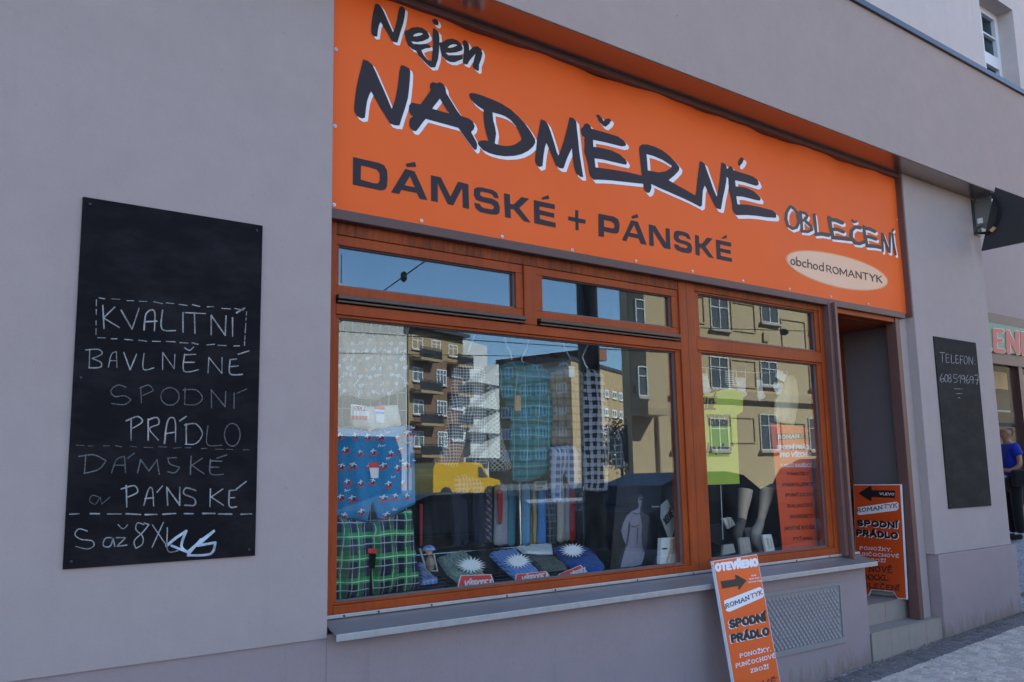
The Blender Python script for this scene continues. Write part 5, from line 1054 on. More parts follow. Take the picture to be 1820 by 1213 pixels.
for s, a, b, c, w_, mt, sr in (('SPODNÍ PRÁDLO', (438, 731), (592, 728), (438, 715), .34, 'white', 0), ('PRO VŠECHNY', (452, 760), (582, 758), (452, 745), .34, 'white', 0), ('V NAŠÍ NABÍDCE', (452, 802), (578, 800), (452, 790), .2, 'white', .1), ('PONOŽKY', (480, 836), (566, 834), (480, 825), .2, 'inkbrown', .1), ('PODKOLENKY', (462, 880), (582, 877), (462, 868), .2, 'inkbrown', .1), ('PUNČOCHY', (474, 922), (586, 919), (474, 910), .2, 'inkbrown', .1), ('KALHOTKY', (482, 966), (582, 963), (482, 954), .2, 'inkbrown', .1), ('BOXERKY', (492, 1010), (580, 1006), (492, 998), .2, 'inkbrown', .1), ('NOČNÍ KOŠILE', (470, 1058), (606, 1052), (470, 1045), .2, 'inkbrown', .1), ('PYŽAMA', (504, 1100), (580, 1096), (504, 1088), .2, 'inkbrown', .1)):
    flat('lettering', text_shape(s, *z7([a, b, c]), w_, sr), onY(.237), mt, OP, .3, run=3)
LN = tag(MB().tube([UY(*p, .42) for p in k4([(96,640),(300,668),(600,690),(820,668),(1005,680)])], .003, 5).build('washing_line', 'string'), 'thin white line with socks pegged to it in the right window', 'line')
for i, (lb, mt, pts) in enumerate((('pale mint sock pegged first at the left of the line', 'f_sockw', [(108,695),(165,690),(185,790),(205,825),(165,868),(132,852),(115,790)]), ('brown and white striped sock on the line', 'f_socks', [(305,665),(372,660),(385,760),(402,810),(372,880),(335,870),(330,800),(308,760)]), ('white dotted sock right of the striped one', 'f_sockd', [(385,720),(475,725),(470,830),(490,865),(432,900),(385,870),(402,820)]), ('narrow patterned sock in the middle of the line', 'f_sockd', [(555,740),(605,745),(612,840),(635,880),(582,915),(565,880),(568,820)]), ('green rimmed sock beside the cream underpants', 'f_sockw', [(700,760),(775,770),(770,830),(745,890),(705,840),(690,790)]), ('pale blue sock hanging below the cream underpants', 'f_sockw', [(938,1050),(985,1030),(1002,1130),(972,1145),(945,1090)]))):
    cloth('sock', lb, 'sock', k4(pts), .42-.012*i, mt, .03, .004, 60., .011, 'socks on the line', i)
for i, x in enumerate((118, 158, 318, 365, 395, 468, 560, 600, 710, 768, 800, 945)):
    p, q_ = UY(*k4([(x, 655+(x-100)*.02)])[0], .40), UY(*k4([(x+4, 720)])[0], .40)
    tag(MB().tube([p, q_], .004, 5).build('clothes_peg', 'string'), 'white clothes peg, number %s from the left on the washing line' % ('one two three four five six seven eight nine ten eleven twelve'.split()[i]), 'peg', 'pegs on the washing line')
cloth('cream_underpants', 'long cream ribbed underpants hanging at the right of the line', 'underpants', k4([(790,702),(870,712),(960,690),(972,850),(992,1040),(950,1062),(905,985),(885,968),(868,1060),(848,1147),(790,1100),(700,1072),(705,900),(768,840),(780,760)]), .36, 'f_pants', .05, .006, 40., .013)
card('label_card', k4([(730,660),(800,705),(780,762),(708,718)]), .31, 'paper', None, .003, 'white label card pegged to the cream underpants', 'card')
def legform(label, path, mt, sockmt, sockfrom):
    P = [UY(*k5([(a, b)])[0], .40) for a, b, r in path]; sc = np.linalg.norm(UY(*k5([(600, 700)])[0], .4)-UY(*k5([(600, 800)])[0], .4))/100
    rad = [r*sc for _, _, r in path]; t = thing('mannequin_leg', label, 'mannequin leg', tuple(P[-1]))
    def smooth(P, rad, n=5):
        out = []; ro = []
        for i in range(len(P)-1):
            for k in range(n):
                u = k/n; p0, p1, p2, p3 = P[max(i-1, 0)], P[i], P[i+1], P[min(i+2, len(P)-1)]
                out.append(.5*((2*p1)+(-p0+p2)*u+(2*p0-5*p1+4*p2-p3)*u*u+(-p0+3*p1-3*p2+p3)*u**3)); ro.append(rad[i]+(rad[i+1]-rad[i])*u)
        return out+[P[-1]], ro+[rad[-1]]
    a, b = smooth(P[:sockfrom+1], rad[:sockfrom+1]); MB().tube(a, b, 16).build('calf', mt, t, True)
    a, b = smooth(P[sockfrom:], [r*1.06 for r in rad[sockfrom:]]); MB().tube(a, b, 16).build('sock', sockmt, t, True)
legform('beige mannequin leg in a dark ankle sock', [(556,530,70),(545,620,62),(530,720,48),(522,810,38),(505,870,38),(478,940,46),(488,1000,36),(520,1060,26),(545,1100,14)], 'mannequin', 'sockdark', 3)
legform('beige mannequin leg in a pale sock standing on its toes', [(755,520,68),(740,620,62),(718,730,44),(698,815,36),(680,870,42),(648,940,52),(660,1010,44),(690,1075,34),(705,1115,16)], 'mannequin', 'sockbeige', 3)
for i, (pts, mt, lb, Y) in enumerate((([(495,985),(590,975),(612,1120),(512,1140)], 'grey_card', 'upright sock packet in front of the dark sock', .30), ([(715,955),(795,950),(832,1110),(752,1125)], 'paper', 'white sock packet right of the pale sock', .30), ([(340,800),(420,790),(460,860),(390,900)], 'paper', 'flat sock packet behind the dark sock', .5), ([(350,1050),(440,1040),(460,1120),(340,1150)], 'grey_card', 'pale packet lying at the lower left of the right window', .26), ([(215,870),(330,850),(430,1000),(330,1060),(230,1010)], 'f_black', 'black folded socks lying at the left of the right window', .45), ([(550,890),(610,885),(640,960),(580,970)], 'grey_card', 'small packet between the two mannequin legs', .48))):
    o = card('sock_packet', k5(pts), Y, mt, None, .02, lb, 'packet')
    if mt in ('paper', 'grey_card') and i < 3:
        a = np.array(k5(pts)).mean(0); flat('packet_print', Shape().stroke([(a[0]-3, a[1]-8), (a[0]-1, a[1]+2), (a[0]+1, a[1]+9)], 4, 2.4).stroke([(a[0]+3, a[1]-8), (a[0]+5, a[1]+7)], 2), onY(Y-.002), 'mannequin', o, .4)
card('tape_strip', k5([(318,480),(326,480),(348,1000),(340,1000)]), .33, 'grey_card', None, .002, 'thin pale strip hanging beside the dark sock leg', 'strip')
# ================================================================== small things on the pillar and the projecting sign
BX = thing('control_box', 'small grey electrical box on the upper right edge of the pillar', 'box', (9.5, -.1, 3.92))
MAT['boxgrey'] = plain('grey_green_metal', (0.22, 0.225, 0.205), 0.4, 0.1, 10, metal=0.3)
MB().hexa([(9.50, -.185, 4.04), (9.66, -.185, 4.04), (9.66, -.002, 3.98), (9.50, -.002, 3.98), (9.50, -.185, 4.245), (9.66, -.185, 4.245), (9.66, -.002, 4.265), (9.50, -.002, 4.265)]).build('box_case', 'boxgrey', BX)
boxo('back_plate', 9.455, 9.598, -.012, -.001, 3.90, 4.285, 'flash', BX, .002)
boxo('lid_edge', 9.494, 9.668, -.197, -.1855, 4.03, 4.25, 'zincedge', BX, .002)
boxo('sticker', 9.4975, 9.4995, -.085, -.03, 4.02, 4.075, 'paper', BX)
boxo('gland_block', 9.51, 9.59, -.06, -.0125, 3.925, 3.975, 'boxgrey', BX, .004)
cz = crop(1600, 260, .2472); pts = [(9.52, -.03, 3.93)]+[tuple(UX(*p, 9.375)) for p in cz([(585,626),(630,622),(672,588),(702,530),(716,455),(700,395),(672,358),(640,338)])]
MB().tube(pts, .015, 8).build('cable', 'f_black', BX, True); MB().tube([tuple(UX(*p, 9.365)) for p in cz([(655,600),(690,545),(708,450),(690,395),(655,350)])], .010, 8).build('cable', 'f_black', BX, True)
MB().tube([tuple(UX(*p, 9.372)) for p in cz([(652,612),(680,582)])], .020, 8).build('cable_sleeve', 'orangetag', BX)
PX = 9.40
pp = [UX(*p, PX) for p in ((1769,333),(1744,446),(1820,430),(1820,352))]
ext = lambda a, b, k: a+(b-a)*k
poly = [pp[0], pp[1], ext(pp[1], pp[2], 2.2), ext(pp[0], pp[3], 2.2)]
MAT['darksign'] = plain('dark_sign_panel', (0.022, 0.020, 0.022), 0.5, 0.1, 3)
PS = thing('projecting_sign', 'dark blank sign panel projecting from the wall above the pillar', 'sign', tuple(pp[1]))
MB().prism(poly, (.03, 0, 0)).build('sign_panel', 'darksign', PS); boxo('sign_bracket', PX+.031, PX+.06, -.62, -.246, 4.10, 4.13, 'flash', PS)

# ================================================================== the next building with the wine shop
NY = 3.1
k8 = crop(1600, 540, .34646)
def n8(u, v, Y=NY): return UY(*k8([(u, v)])[0], Y)
NB = thing('neighbour_building', 'greyish pink building set back behind the pillar with a wine shop', 'building', (20, NY, 0.3))
MAT['nwall'] = stucco('pinkish_render', (0.35, 0.285, 0.28), seed=8.2, amount=0.15)
zl = n8(450, 45)[2]; X0 = n8(440, 300)[0]
boxo('facade', 9.8, 110, NY+.02, NY+12, zl, 27, 'nwall', NB); boxo('facade_base', 9.8, X0, NY+.02, NY+.5, -.5, zl-.002, 'nwall', NB); boxo('facade_base', X0+4.5, 110, NY+.02, NY+.5, -.5, zl-.002, 'nwall', NB)
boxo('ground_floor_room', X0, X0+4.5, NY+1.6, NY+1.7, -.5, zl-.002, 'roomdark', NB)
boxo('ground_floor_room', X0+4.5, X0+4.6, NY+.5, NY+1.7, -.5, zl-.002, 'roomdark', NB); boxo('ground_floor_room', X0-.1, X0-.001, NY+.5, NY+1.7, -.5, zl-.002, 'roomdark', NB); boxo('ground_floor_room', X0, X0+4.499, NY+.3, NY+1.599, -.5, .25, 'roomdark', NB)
boxo('lintel_box', X0, X0+4.5, NY-.02, NY+.3, n8(455, 98)[2]+.01, zl-.003, 'brown', NB)
SG = thing('shop_fascia', 'green shop fascia with red white edged letters over the wine shop', 'sign', (X0+1, NY-.05, n8(470, 250)[2]))
MAT['signgreen'] = plain('green_fascia', (0.045, 0.17, 0.11), 0.45, 0.1, 3); MAT['signred'] = plain('red_letter', (0.42, 0.05, 0.045), 0.5, 0.1, 4)
zt_, zb_ = n8(456, 100)[2], n8(468, 245)[2]
boxo('fascia_panel', X0, X0+4.5, NY-.06, NY-.021, zb_, zt_, 'signgreen', SG)
ll = text_shape('LENI', *k8([(425, 232), (632, 256), (420, 130)]), .21, gap=.42)
flat('lettering_outline', ll, onY(NY-.064), 'white', SG, .3, .55, (0, 0), 4); flat('lettering', ll, onY(NY-.068), 'signred', SG, .3, run=4)
boxo('fascia_rail', X0, X0+4.5, NY-.03, NY+.2, zb_-.22, zb_-.002, 'brown', NB)
zwt = zb_-.225; xr = n8(618, 500)[0]
MAT['clearglass'] = glass('wine_shop_glass', 1.25, (0.97, 0.97, 0.97), graze=0.2)
boxo('shop_glass', X0, xr, NY+.06, NY+.066, .8, zwt, 'clearglass', NB); boxo('window_post', xr, xr+.16, NY-.02, NY+.2, .3, zwt-.001, 'brown', NB); boxo('window_base', X0, xr-.001, NY-.02, NY+.2, -.3, .8, 'brown', NB)
boxo('shop_glass', xr+.161, X0+4.49, NY+.06, NY+.066, .4, zwt, 'clearglass', NB)
MAT['pine'] = plain('pale_wood', (0.38, 0.24, 0.11), 0.6, 0.1, 6); MAT['wine'] = plain('dark_bottle', (0.012, 0.014, 0.012), 0.12, 0.2, 10)
SF = thing('wine_shelves', 'pale wood wall shelves with rows of wine bottles in the next shop window', 'shelf', (X0+.8, NY+.5, .8))
YS = NY+.45
zs = [n8(540, 552, YS)[2], n8(540, 662, YS)[2], n8(540, 770, YS)[2]]; ztop = n8(540, 445, YS)[2]
boxo('back_panel', X0-.3, xr+1.2, YS+.2, YS+.22, .8, zwt, 'roomdark', SF); boxo('top_cabinet', X0-.3, xr+1.2, YS-.08, YS+.19, ztop, zwt-.05, 'pine', SF)
for z in zs: boxo('shelf_board', X0-.3, xr+1.2, YS-.1, YS+.19, z-.03, z, 'grey_card', SF)
bm_ = MB().lathe((0, 0, 0), [(.036, 0), (.038, .01), (.038, .19), (.030, .215), (.014, .24), (.013, .29), (.015, .295), (.015, .31)], 10)
lm_ = MB().lathe((0, 0, .06), [(.0388, 0), (.0388, .085)], 10); cm_ = MB().lathe((0, 0, .255), [(.0155, 0), (.0158, .058)], 10)
caps = ['redcard', 'f_navy', 'paper', 'orangetag', 'f_black']; xs_ = np.arange(n8(482, 500, YS)[0], xr+.05, .125); proto = None
for r, z in enumerate(zs[:2]):
    for i, x in enumerate(xs_):
        t = thing('wine_bottle', 'dark wine bottle on the %s shelf of the next shop window' % ('upper' if r == 0 else 'lower'), 'bottle', (x, YS, z+.001), 'bottles on the %s wine shelf' % ('upper' if r == 0 else 'lower'))
        if proto is None:
            proto = []
            for mb, nm, mt in ((bm_, 'glass_body', 'wine'), (lm_, 'label', 'paper')):
                me = bpy.data.meshes.new(nm); me.from_pydata(mb.v, [], mb.f); me.materials.append(MAT[mt]); proto.append((nm, me))
            capm = []
            for c in caps:
                me = bpy.data.meshes.new('capsule'); me.from_pydata(cm_.v, [], cm_.f); me.materials.append(MAT[c]); capm.append(me)
        for nm, me in proto+[('capsule', random.choice(capm))]:
            o = bpy.data.objects.new(nm, me); COL.objects.link(o); o.parent = t

# ================================================================== the man looking into the wine shop
def skin(name, pts, edges, mat, parent, sub=2):
    me = bpy.data.meshes.new(name); og = ORG[parent]; me.from_pydata([tuple(np.array(p[:3])-0) for p in pts], edges, []); me.materials.append(MAT[mat])
    o = bpy.data.objects.new(name, me); COL.objects.link(o); o.parent = parent
    md = o.modifiers.new('Skin', 'SKIN'); md.use_smooth_shade = True
    for i, p in enumerate(pts):
        r = p[3]; me.skin_vertices[0].data[i].radius = r if isinstance(r, tuple) else (r, r)
    me.skin_vertices[0].data[0].use_root = True
    s = o.modifiers.new('Subdivision', 'SUBSURF'); s.levels = s.render_levels = sub; ORG[o] = og; return o
fx, fy = 15.38, 2.42
MAN = thing('person', 'man in a blue T-shirt and black trousers looking into the wine shop window', 'person', (fx, fy, ground_z(fx)))
MAN.rotation_euler = (0, 0, math.atan2(.62, -.79)+math.pi/2)      # the figure is modelled facing -y
MAN.scale = (1.03, 1.03, 1.03)
MAT['skin'] = plain('skin', (0.26, 0.13, 0.08), 0.5, 0.08, 8); MAT['hair'] = plain('short_dark_hair', (0.085, 0.052, 0.040), 0.8); MAT['tee'] = plaid('blue_tshirt', (0.008, 0.022, 0.30), []); MAT['trs'] = plaid('black_trousers', (0.008, 0.008, 0.010), [])
b = skin('body', [(0,0,1.02,.13),(0,.005,1.22,.13),(0,.01,1.42,.12),(0,-.005,1.50,.058),(0,-.02,1.57,.062),(0,-.03,1.65,.088),(0,-.015,1.72,.075),
    (.17,.01,1.43,.055),(.225,.03,1.28,.045),(.24,.02,1.14,.042),(.19,-.10,1.06,.036),(.12,-.20,1.08,.030),(.09,-.25,1.10,.026),
    (-.17,.01,1.43,.055),(-.225,.03,1.28,.045),(-.24,.02,1.14,.042),(-.19,-.10,1.06,.036),(-.12,-.20,1.08,.030),(-.09,-.25,1.10,.026),
    (0,-.115,1.635,.018),(.085,-.01,1.65,.02),(-.085,-.01,1.65,.02)],
    [(0,1),(1,2),(2,3),(3,4),(4,5),(5,6),(2,7),(7,8),(8,9),(9,10),(10,11),(11,12),(2,13),(13,14),(14,15),(15,16),(16,17),(17,18),(5,19),(5,20),(5,21)], 'skin', MAN)
for s in (1, -1):
    for i, (dx, dy, dz, l) in enumerate(((-.03, -.03, .012, .9), (-.04, -.035, .002, 1), (-.04, -.03, -.010, .95), (-.035, -.02, -.022, .75))):
        bx_, by_, bz_ = s*.085, -.262, 1.10+.012-i*.013
        skin('finger', [(bx_, by_, bz_, .010), (bx_+s*dx*.6*l, by_+dy*.8*l, bz_, .009), (bx_+s*dx*1.2*l, by_+dy*.4*l, bz_-.008, .008)], [(0, 1), (1, 2)], 'skin', MAN, 1)
    skin('thumb', [(s*.105, -.22, 1.115, .011), (s*.085, -.25, 1.14, .010), (s*.06, -.265, 1.145, .008)], [(0, 1), (1, 2)], 'skin', MAN, 1)
skin('hair', [(0,.012,1.725,.076),(0,.04,1.67,.076),(0,.05,1.60,.045)], [(0,1),(1,2)], 'hair', MAN)
skin('shirt', [(0,.01,.95,(.175,.135)),(0,.0,1.15,(.178,.145)),(0,.01,1.36,(.175,.135)),(0,.01,1.47,(.085,.085)),(.16,.01,1.43,.082),(.225,.03,1.27,.075),(-.16,.01,1.43,.082),(-.225,.03,1.27,.075)], [(0,1),(1,2),(2,3),(2,4),(4,5),(2,6),(6,7)], 'tee', MAN)
skin('trousers', [(0,.01,1.0,(.165,.125)),(0,.015,.90,(.165,.13)),(.09,.01,.80,.10),(.10,-.01,.48,.085),(.10,.01,.09,.075),(-.09,.01,.80,.10),(-.10,-.01,.48,.085),(-.10,.01,.09,.075)], [(0,1),(1,2),(2,3),(3,4),(1,5),(5,6),(6,7)], 'trs', MAN)
for s in (1, -1): skin('shoe', [(s*.10,.03,.055,.048),(s*.10,-.08,.045,.045),(s*.105,-.17,.038,.036)], [(0,1),(1,2)], 'f_black', MAN)
BG = thing('shoulder_bag', 'black shoulder bag worn by the man in the blue T-shirt', 'bag', (fx, fy, ground_z(fx)+.85)); BG.rotation_euler = MAN.rotation_euler
ORG[BG] = np.zeros(3)
MB().box(.20, .30, -.12, .20, .0, .26, .03).build('bag_body', 'f_black', BG); MB().tube([(.25, .15, .24), (.16, .15, .50), (.02, .10, .66), (-.08, -.04, .66), (-.05, -.14, .50), (.15, -.17, .25)], .014, 6).build('bag_strap', 'f_black', BG)

# ================================================================== the other side of the street, seen in the glass
MY = GY
class Fac:
    """a facade standing in the street: found through its mirror image in the shop glass, built where it really stands"""
    def __init__(s, px, depth, yaw, p0=None):
        s.v0 = (CAM+ray(px, 700)*depth) if p0 is None else np.array(p0, float); s.v0[2] = 0; s.d = np.array([math.sin(R_(yaw)), math.cos(R_(yaw)), 0]); n = np.array([s.d[1], -s.d[0], 0])
        if np.dot(n, CAM*np.array([1, 1, 0])-s.v0) < 0: n = -n
        s.n = n
    def sz(s, px, py):
        d = ray(px, py); t = np.dot(s.v0-CAM, s.n)/np.dot(d, s.n); p = CAM+d*t; return float(np.dot(p-s.v0, s.d)), float(p[2])
    def pt(s, a, z, o=0.0):
        p = s.v0+s.d*a+s.n*o; return (p[0], 2*MY-p[1], z)
    def slab(s, m, a0, a1, z0, z1, o0, o1):
        m.hexa([s.pt(a0, z0, o1), s.pt(a1, z0, o1), s.pt(a1, z0, o0), s.pt(a0, z0, o0), s.pt(a0, z1, o1), s.pt(a1, z1, o1), s.pt(a1, z1, o0), s.pt(a0, z1, o0)]); return m
    def part(s, name, a0, a1, z0, z1, o0, o1, mat, parent): return s.slab(MB(), a0, a1, z0, z1, o0, o1).build(name, mat, parent)
    def window(s, a0, a1, z0, z1, parent, panes=2, fr='pvc', sill='stone2', transom=True, bars=.09):
        if a1 < a0: a0, a1 = a1, a0
        if z1 < z0: z0, z1 = z1, z0
        wo = s.part('window', a0, a1, z0, z1, -.15, .02, 'wglass', parent); m = MB(); w_ = bars
        s.slab(m, a0-w_*.4, a1+w_*.4, z0-w_*.4, z0+w_*.7, .02, .07); s.slab(m, a0-w_*.4, a1+w_*.4, z1-w_*.7, z1+w_*.4, .02, .07)
        for i in range(panes+1):
            c = a0+(a1-a0)*i/panes; s.slab(m, c-w_*.55, c+w_*.55, z0+w_*.7, z1-w_*.7, .02, .065)
        if transom: zz = z0+(z1-z0)*.68; s.slab(m, a0, a1, zz-w_*.4, zz+w_*.4, .022, .06)
        m.build('frame', fr, wo); s.part('sill', a0-.15, a1+.15, z0-.16, z0-w_*.4-.01, .0, .20, sill, wo)
MAT['wglass'] = plain('far_window_glass', (0.09, 0.10, 0.11), 0.08, 0.3, 1, spec=0.6)
MAT['winwood'] = plain('cream_window_frame', (0.60, 0.57, 0.52), 0.6); MAT['stone2'] = plain('pale_stone', (0.40, 0.34, 0.27), 0.8)
MAT['brownwall'] = stucco('brown_facade', (0.185, 0.100, 0.062), seed=2.2, amount=.15); MAT['ochre'] = stucco('ochre_facade', (0.34, 0.225, 0.115), seed=2.9, amount=.1)
MAT['gable'] = stucco('grey_gable', (0.38, 0.345, 0.31), seed=5.1, amount=.15); MAT['yellowwall'] = stucco('tan_facade', (0.43, 0.285, 0.145), seed=7.4, amount=.15)
MAT['beige'] = stucco('beige_facade', (0.48, 0.345, 0.195), seed=3.8, amount=.08); MAT['beigetrim'] = plain('beige_trim', (0.40, 0.28, 0.15), 0.8)
MAT['tileroof'] = plain('red_tile', (0.26, 0.09, 0.05), 0.8); MAT['iron'] = plain('dark_iron', (0.03, 0.03, 0.035), 0.5); MAT['palewall'] = stucco('pale_facade', (0.50, 0.48, 0.45), seed=6.4, amount=.2)
G0 = -2.0
# brown house with balconies
f = Fac(750, 88, 70.4); a0, zt0 = f.sz(725, 581); a1, zt1 = f.sz(822, 603); H = (zt0+zt1)/2
BR = thing('brown_apartment_house', 'brown apartment house with iron balconies across the street', 'building', f.pt((a0+a1)/2, 0)); zs2 = f.sz(780, 640)[1]
f.part('facade', a0, a1, G0, zs2, -10, 0, 'brownwall', BR); f.part('top_storey', a0, a1, zs2, H, -10, .03, 'ochre', BR); f.part('eaves', a0-.3, a1+.3, H, H+.35, -10, .8, 'iron', BR)
f.part('corner_strip', a0, f.sz(733, 640)[0], G0, zs2, -.5, .06, 'ochre', BR)
for q0, q1, pn in (((785,200),(885,345),2),((790,510),(885,655),2),((795,830),(890,975),2),((800,1140),(895,1290),2),((975,245),(1060,378),2),((1025,535),(1115,692),3),((1030,840),(1120,988),3),((1035,1145),(1125,1290),3),((1140,290),(1225,412),2),((1165,520),(1262,610),2),((1170,810),(1280,930),2),((1172,1110),(1285,1230),2)):
    (u0, w0), (u1, w1) = f.sz(*k1([q0])[0]), f.sz(*k1([q1])[0]); f.window(u0, u1, w0, w1, BR, pn)
for q0, q1 in (((778,420),(990,440)),((780,740),(995,755)),((785,1062),(1003,1080)),((788,1375),(1006,1395)),((1150,490),(1300,510)),((1155,775),(1300,800)),((1160,1080),(1300,1105))):
    (u0, w0), (u1, w1) = f.sz(*k1([q0])[0]), f.sz(*k1([q1])[0]); bl = f.part('balcony', u0, u1, w0-.25, w0, 0, 1.2, 'ochre', BR); m = MB()
    for t in np.linspace(u0, u1, 16): f.slab(m, t-.025, t+.025, w0, w0+1.0, 1.10, 1.15)
    f.slab(m, u0, u1, w0+1.0, w0+1.06, 1.08, 1.16); f.slab(m, u0, u1, w0+.05, w0+.85, 1.05, 1.09); m.build('railing', 'iron', bl)
# blank party wall left of it
fg = Fac(727, 86.5, 66); g0, gz = fg.sz(560, 500); g1, _ = fg.sz(727, 580); gz = fg.sz(650, 524)[1]
GB = thing('blank_gable_house', 'tall house with a blank grey party wall across the street', 'building', fg.pt(g0, 0)); fg.part('party_wall', g0-14, g1, G0, gz, -9, 0, 'gable', GB); fg.part('parapet', g0-14, g1+.2, gz, gz+.3, -9, .25, 'stone2', GB)
for px_, h_ in ((622, 3.4), (661, 1.0), (743, 1.4)):
    a_, _ = fg.sz(px_, 540); tag(MB().tube([fg.pt(a_, gz, -1), fg.pt(a_, gz+h_, -1)], .05, 6).build('roof_aerial', 'iron', None), '%s roof aerial across the street' % {622: 'tall thin', 661: 'short thin', 743: 'middle sized'}[px_], 'aerial', 'roof aerials across the street')
# pale narrow house with pointed balconies
fp = Fac(845, 112, 62); p0_, pz = fp.sz(821, 603); p1_, _ = fp.sz(866, 622); PH = thing('pale_narrow_house', 'pale narrow house with pointed white balconies across the street', 'building', fp.pt(p0_, 0))
fp.part('facade', p0_-1, p1_, G0, pz, -8, 0, 'palewall', PH); 
for zz in (662, 705, 748, 792):
    _, z_ = fp.sz(850, zz); m = MB(); mid = p0_+(p1_-p0_)*.1
    m.add([fp.pt(mid, z_-1.6, .1), fp.pt(p1_, z_-1.6, .1), fp.pt(p1_, z_+1.2, .1), fp.pt(mid, z_-1.6, 1.6), fp.pt(p1_, z_-1.6, 1.6), fp.pt(p1_, z_+1.2, 1.6)], [(0, 1, 2), (3, 5, 4), (0, 3, 4, 1), (1, 4, 5, 2), (0, 2, 5, 3)]); m.build('balcony', 'palewall', PH)
    fp.part('dark_slab', p0_-.5, mid+1.2, z_-1.5, z_+.6, 0, .05, 'iron', PH)  # dark slab on the wall beside each pointed balcony
# long tan corner house
corner = CAM+ray(1016, 700)*128; k2 = crop(840, 580, .1649)
fl = Fac(0, 0, -12.8, corner); fr_ = Fac(0, 0, 64, corner)
Hc = fl.sz(1014.8, 640)[1]; TC = thing('tan_corner_house', 'long tan corner apartment house with rows of white windows at the far crossing', 'building', fl.pt(0, 0))
la, _ = fl.sz(866, 655); ra_, _ = fr_.sz(1112, 668)
cs = [fl.pt(0, 0), fl.pt(la*1.6, 0), None, fr_.pt(ra_*1.4, 0)]; c4 = (cs[1][0]+cs[3][0]-cs[0][0], cs[1][1]+cs[3][1]-cs[0][1], 0)
m = MB(); base = [cs[0], cs[1], c4, cs[3]]; m.prism([(p[0], p[1], G0) for p in base], (0, 0, Hc-G0)); m.build('facade', 'yellowwall', TC)
cen = np.array([(cs[1][0]+cs[3][0])/2, (cs[1][1]+cs[3][1])/2]); m = MB(); m.prism([(cen[0]+(p[0]-cen[0])*1.02, cen[1]+(p[1]-cen[1])*1.02, Hc) for p in base], (0, 0, .5)); m.build('eaves', 'iron', TC)
for q0, q1, pn in [((355,450),(432,555),2),((650,425),(750,478),2),((945,405),(1020,455),2)]+[(((x0_, y0_+dy), (x1_, y1_+dy), n)) for dy in (0, 232, 465, 695) for x0_, x1_, y0_, y1_, n in ((155,262,660,765,3),(318,425,650,755,3),(520,630,640,745,3),(685,797,627,737,3),(905,1010,620,712,3))]:
    (u0, w0), (u1, w1) = fl.sz(*k2([q0])[0]), fl.sz(*k2([q1])[0]); fl.window(u0, u1, w0, w1, TC, pn, transom=False, bars=.22)
for dy in (0, 200, 400, 600):
    for x0_, x1_, y0_ in ((1425,1465,690),(1505,1550,705),(1580,1612,722),(1300,1345,665)):
        (u0, w0), (u1, w1) = fr_.sz(*k2([(x0_, y0_+dy)])[0]), fr_.sz(*k2([(x1_, y0_+82+dy)])[0]); fr_.window(u0, u1, w0, w1, TC, 2, transom=False, bars=.22)
(u0, w0), (u1, w1) = fl.sz(*k2([(540, 575)])[0]), fl.sz(*k2([(1100, 520)])[0]); zb0 = fl.sz(*k2([(1050, 530)])[0])[1]; fl.part('long_balcony', u0, min(u1, 0), zb0-.4, zb0+1.2, 0, 1.4, 'palewall', TC)
for dy in (0, 232, 465):
    (u0, w0), (u1, w1) = fl.sz(*k2([(870, 790+dy)])[0]), fl.sz(*k2([(1020, 850+dy)])[0]); fl.part('loggia', u0, u1, w1, w0, 0, .8, 'iron', TC)
for a_ in (.35, .6, .85, .15):
    m = MB(); fl.slab(m, la*a_-4, la*a_+4, Hc+.3, Hc+2.0, -7, -4); m.build('chimney', 'tileroof', TC)
# beige house opposite, parallel to the shop
BYV = 27.0
fb = Fac(0, 0, 90, (31.4, BYV, 0)); bz = lambda q: fb.sz(*q)
BE = thing('beige_apartment_house', 'beige apartment house with an oriel directly across the street', 'building', fb.pt(10, 0))
e0 = fb.sz(1121, 700)[0]; bb = Fac(0, 0, 90, (31.4, BYV+11, 0)).sz(1107, 700)[0]
for nm, z0_, z1_, k_, mt in (('facade', G0, 17, 0, 'beige'), ('cornice', 17, 17.8, .7, 'beigetrim')):
    MB().prism([fb.pt(e0-k_, z0_, k_), fb.pt(60, z0_, k_), fb.pt(60, z0_, -11), fb.pt(bb-k_, z0_, -11)], (0, 0, z1_-z0_)).build(nm, mt, BE)
zc = bz((1300, 706))[1]; fb.part('string_course', e0-.1, 60, zc-.15, zc+.3, 0, .30, 'beigetrim', BE); zc2 = zc+7.1; fb.part('string_course', e0-.1, 60, zc2-.1, zc2+.15, 0, .2, 'beigetrim', BE)
o0, o1 = bz((1122, 700))[0], bz((1157, 700))[0]; fo = Fac(0, 0, 90, (31.4, BYV-1.1, 0)); oz = bz((1140, 728))[1]
OR = fb.part('oriel', o0, o1, oz, 16.2, 0, 1.1, 'beige', BE); fb.part('oriel_base', o0-.1, o1+.1, oz-.35, oz, 0, 1.2, 'beigetrim', OR)
s0, s1 = fo.sz(1133, 650)[0], fo.sz(1148, 650)[0]
for zz in (0, 3.3, 6.6): 
    za, zb2 = fo.sz(1140, 704)[1]+zz, fo.sz(1140, 652)[1]+zz; fo.window(s0, s1, za, zb2, OR, 1, fr='winwood', bars=.055)
for cx0, cx1, rows in ((1264, 1292, ((532, 583), (637, 690), (745, 800))), (1353, 1379, ((520, 572), (645, 684), (738, 800))), (1196, 1215, ((640, 700), (745, 800))), (1440, 1462, ((560, 590), (650, 690), (745, 800)))):
    for r0, r1 in rows:
        (u0, w0), (u1, w1) = bz((cx0, r1)), bz((cx1, r0)); fb.window(u0, u1, w0, w1, BE, 2, fr='winwood', bars=.055)
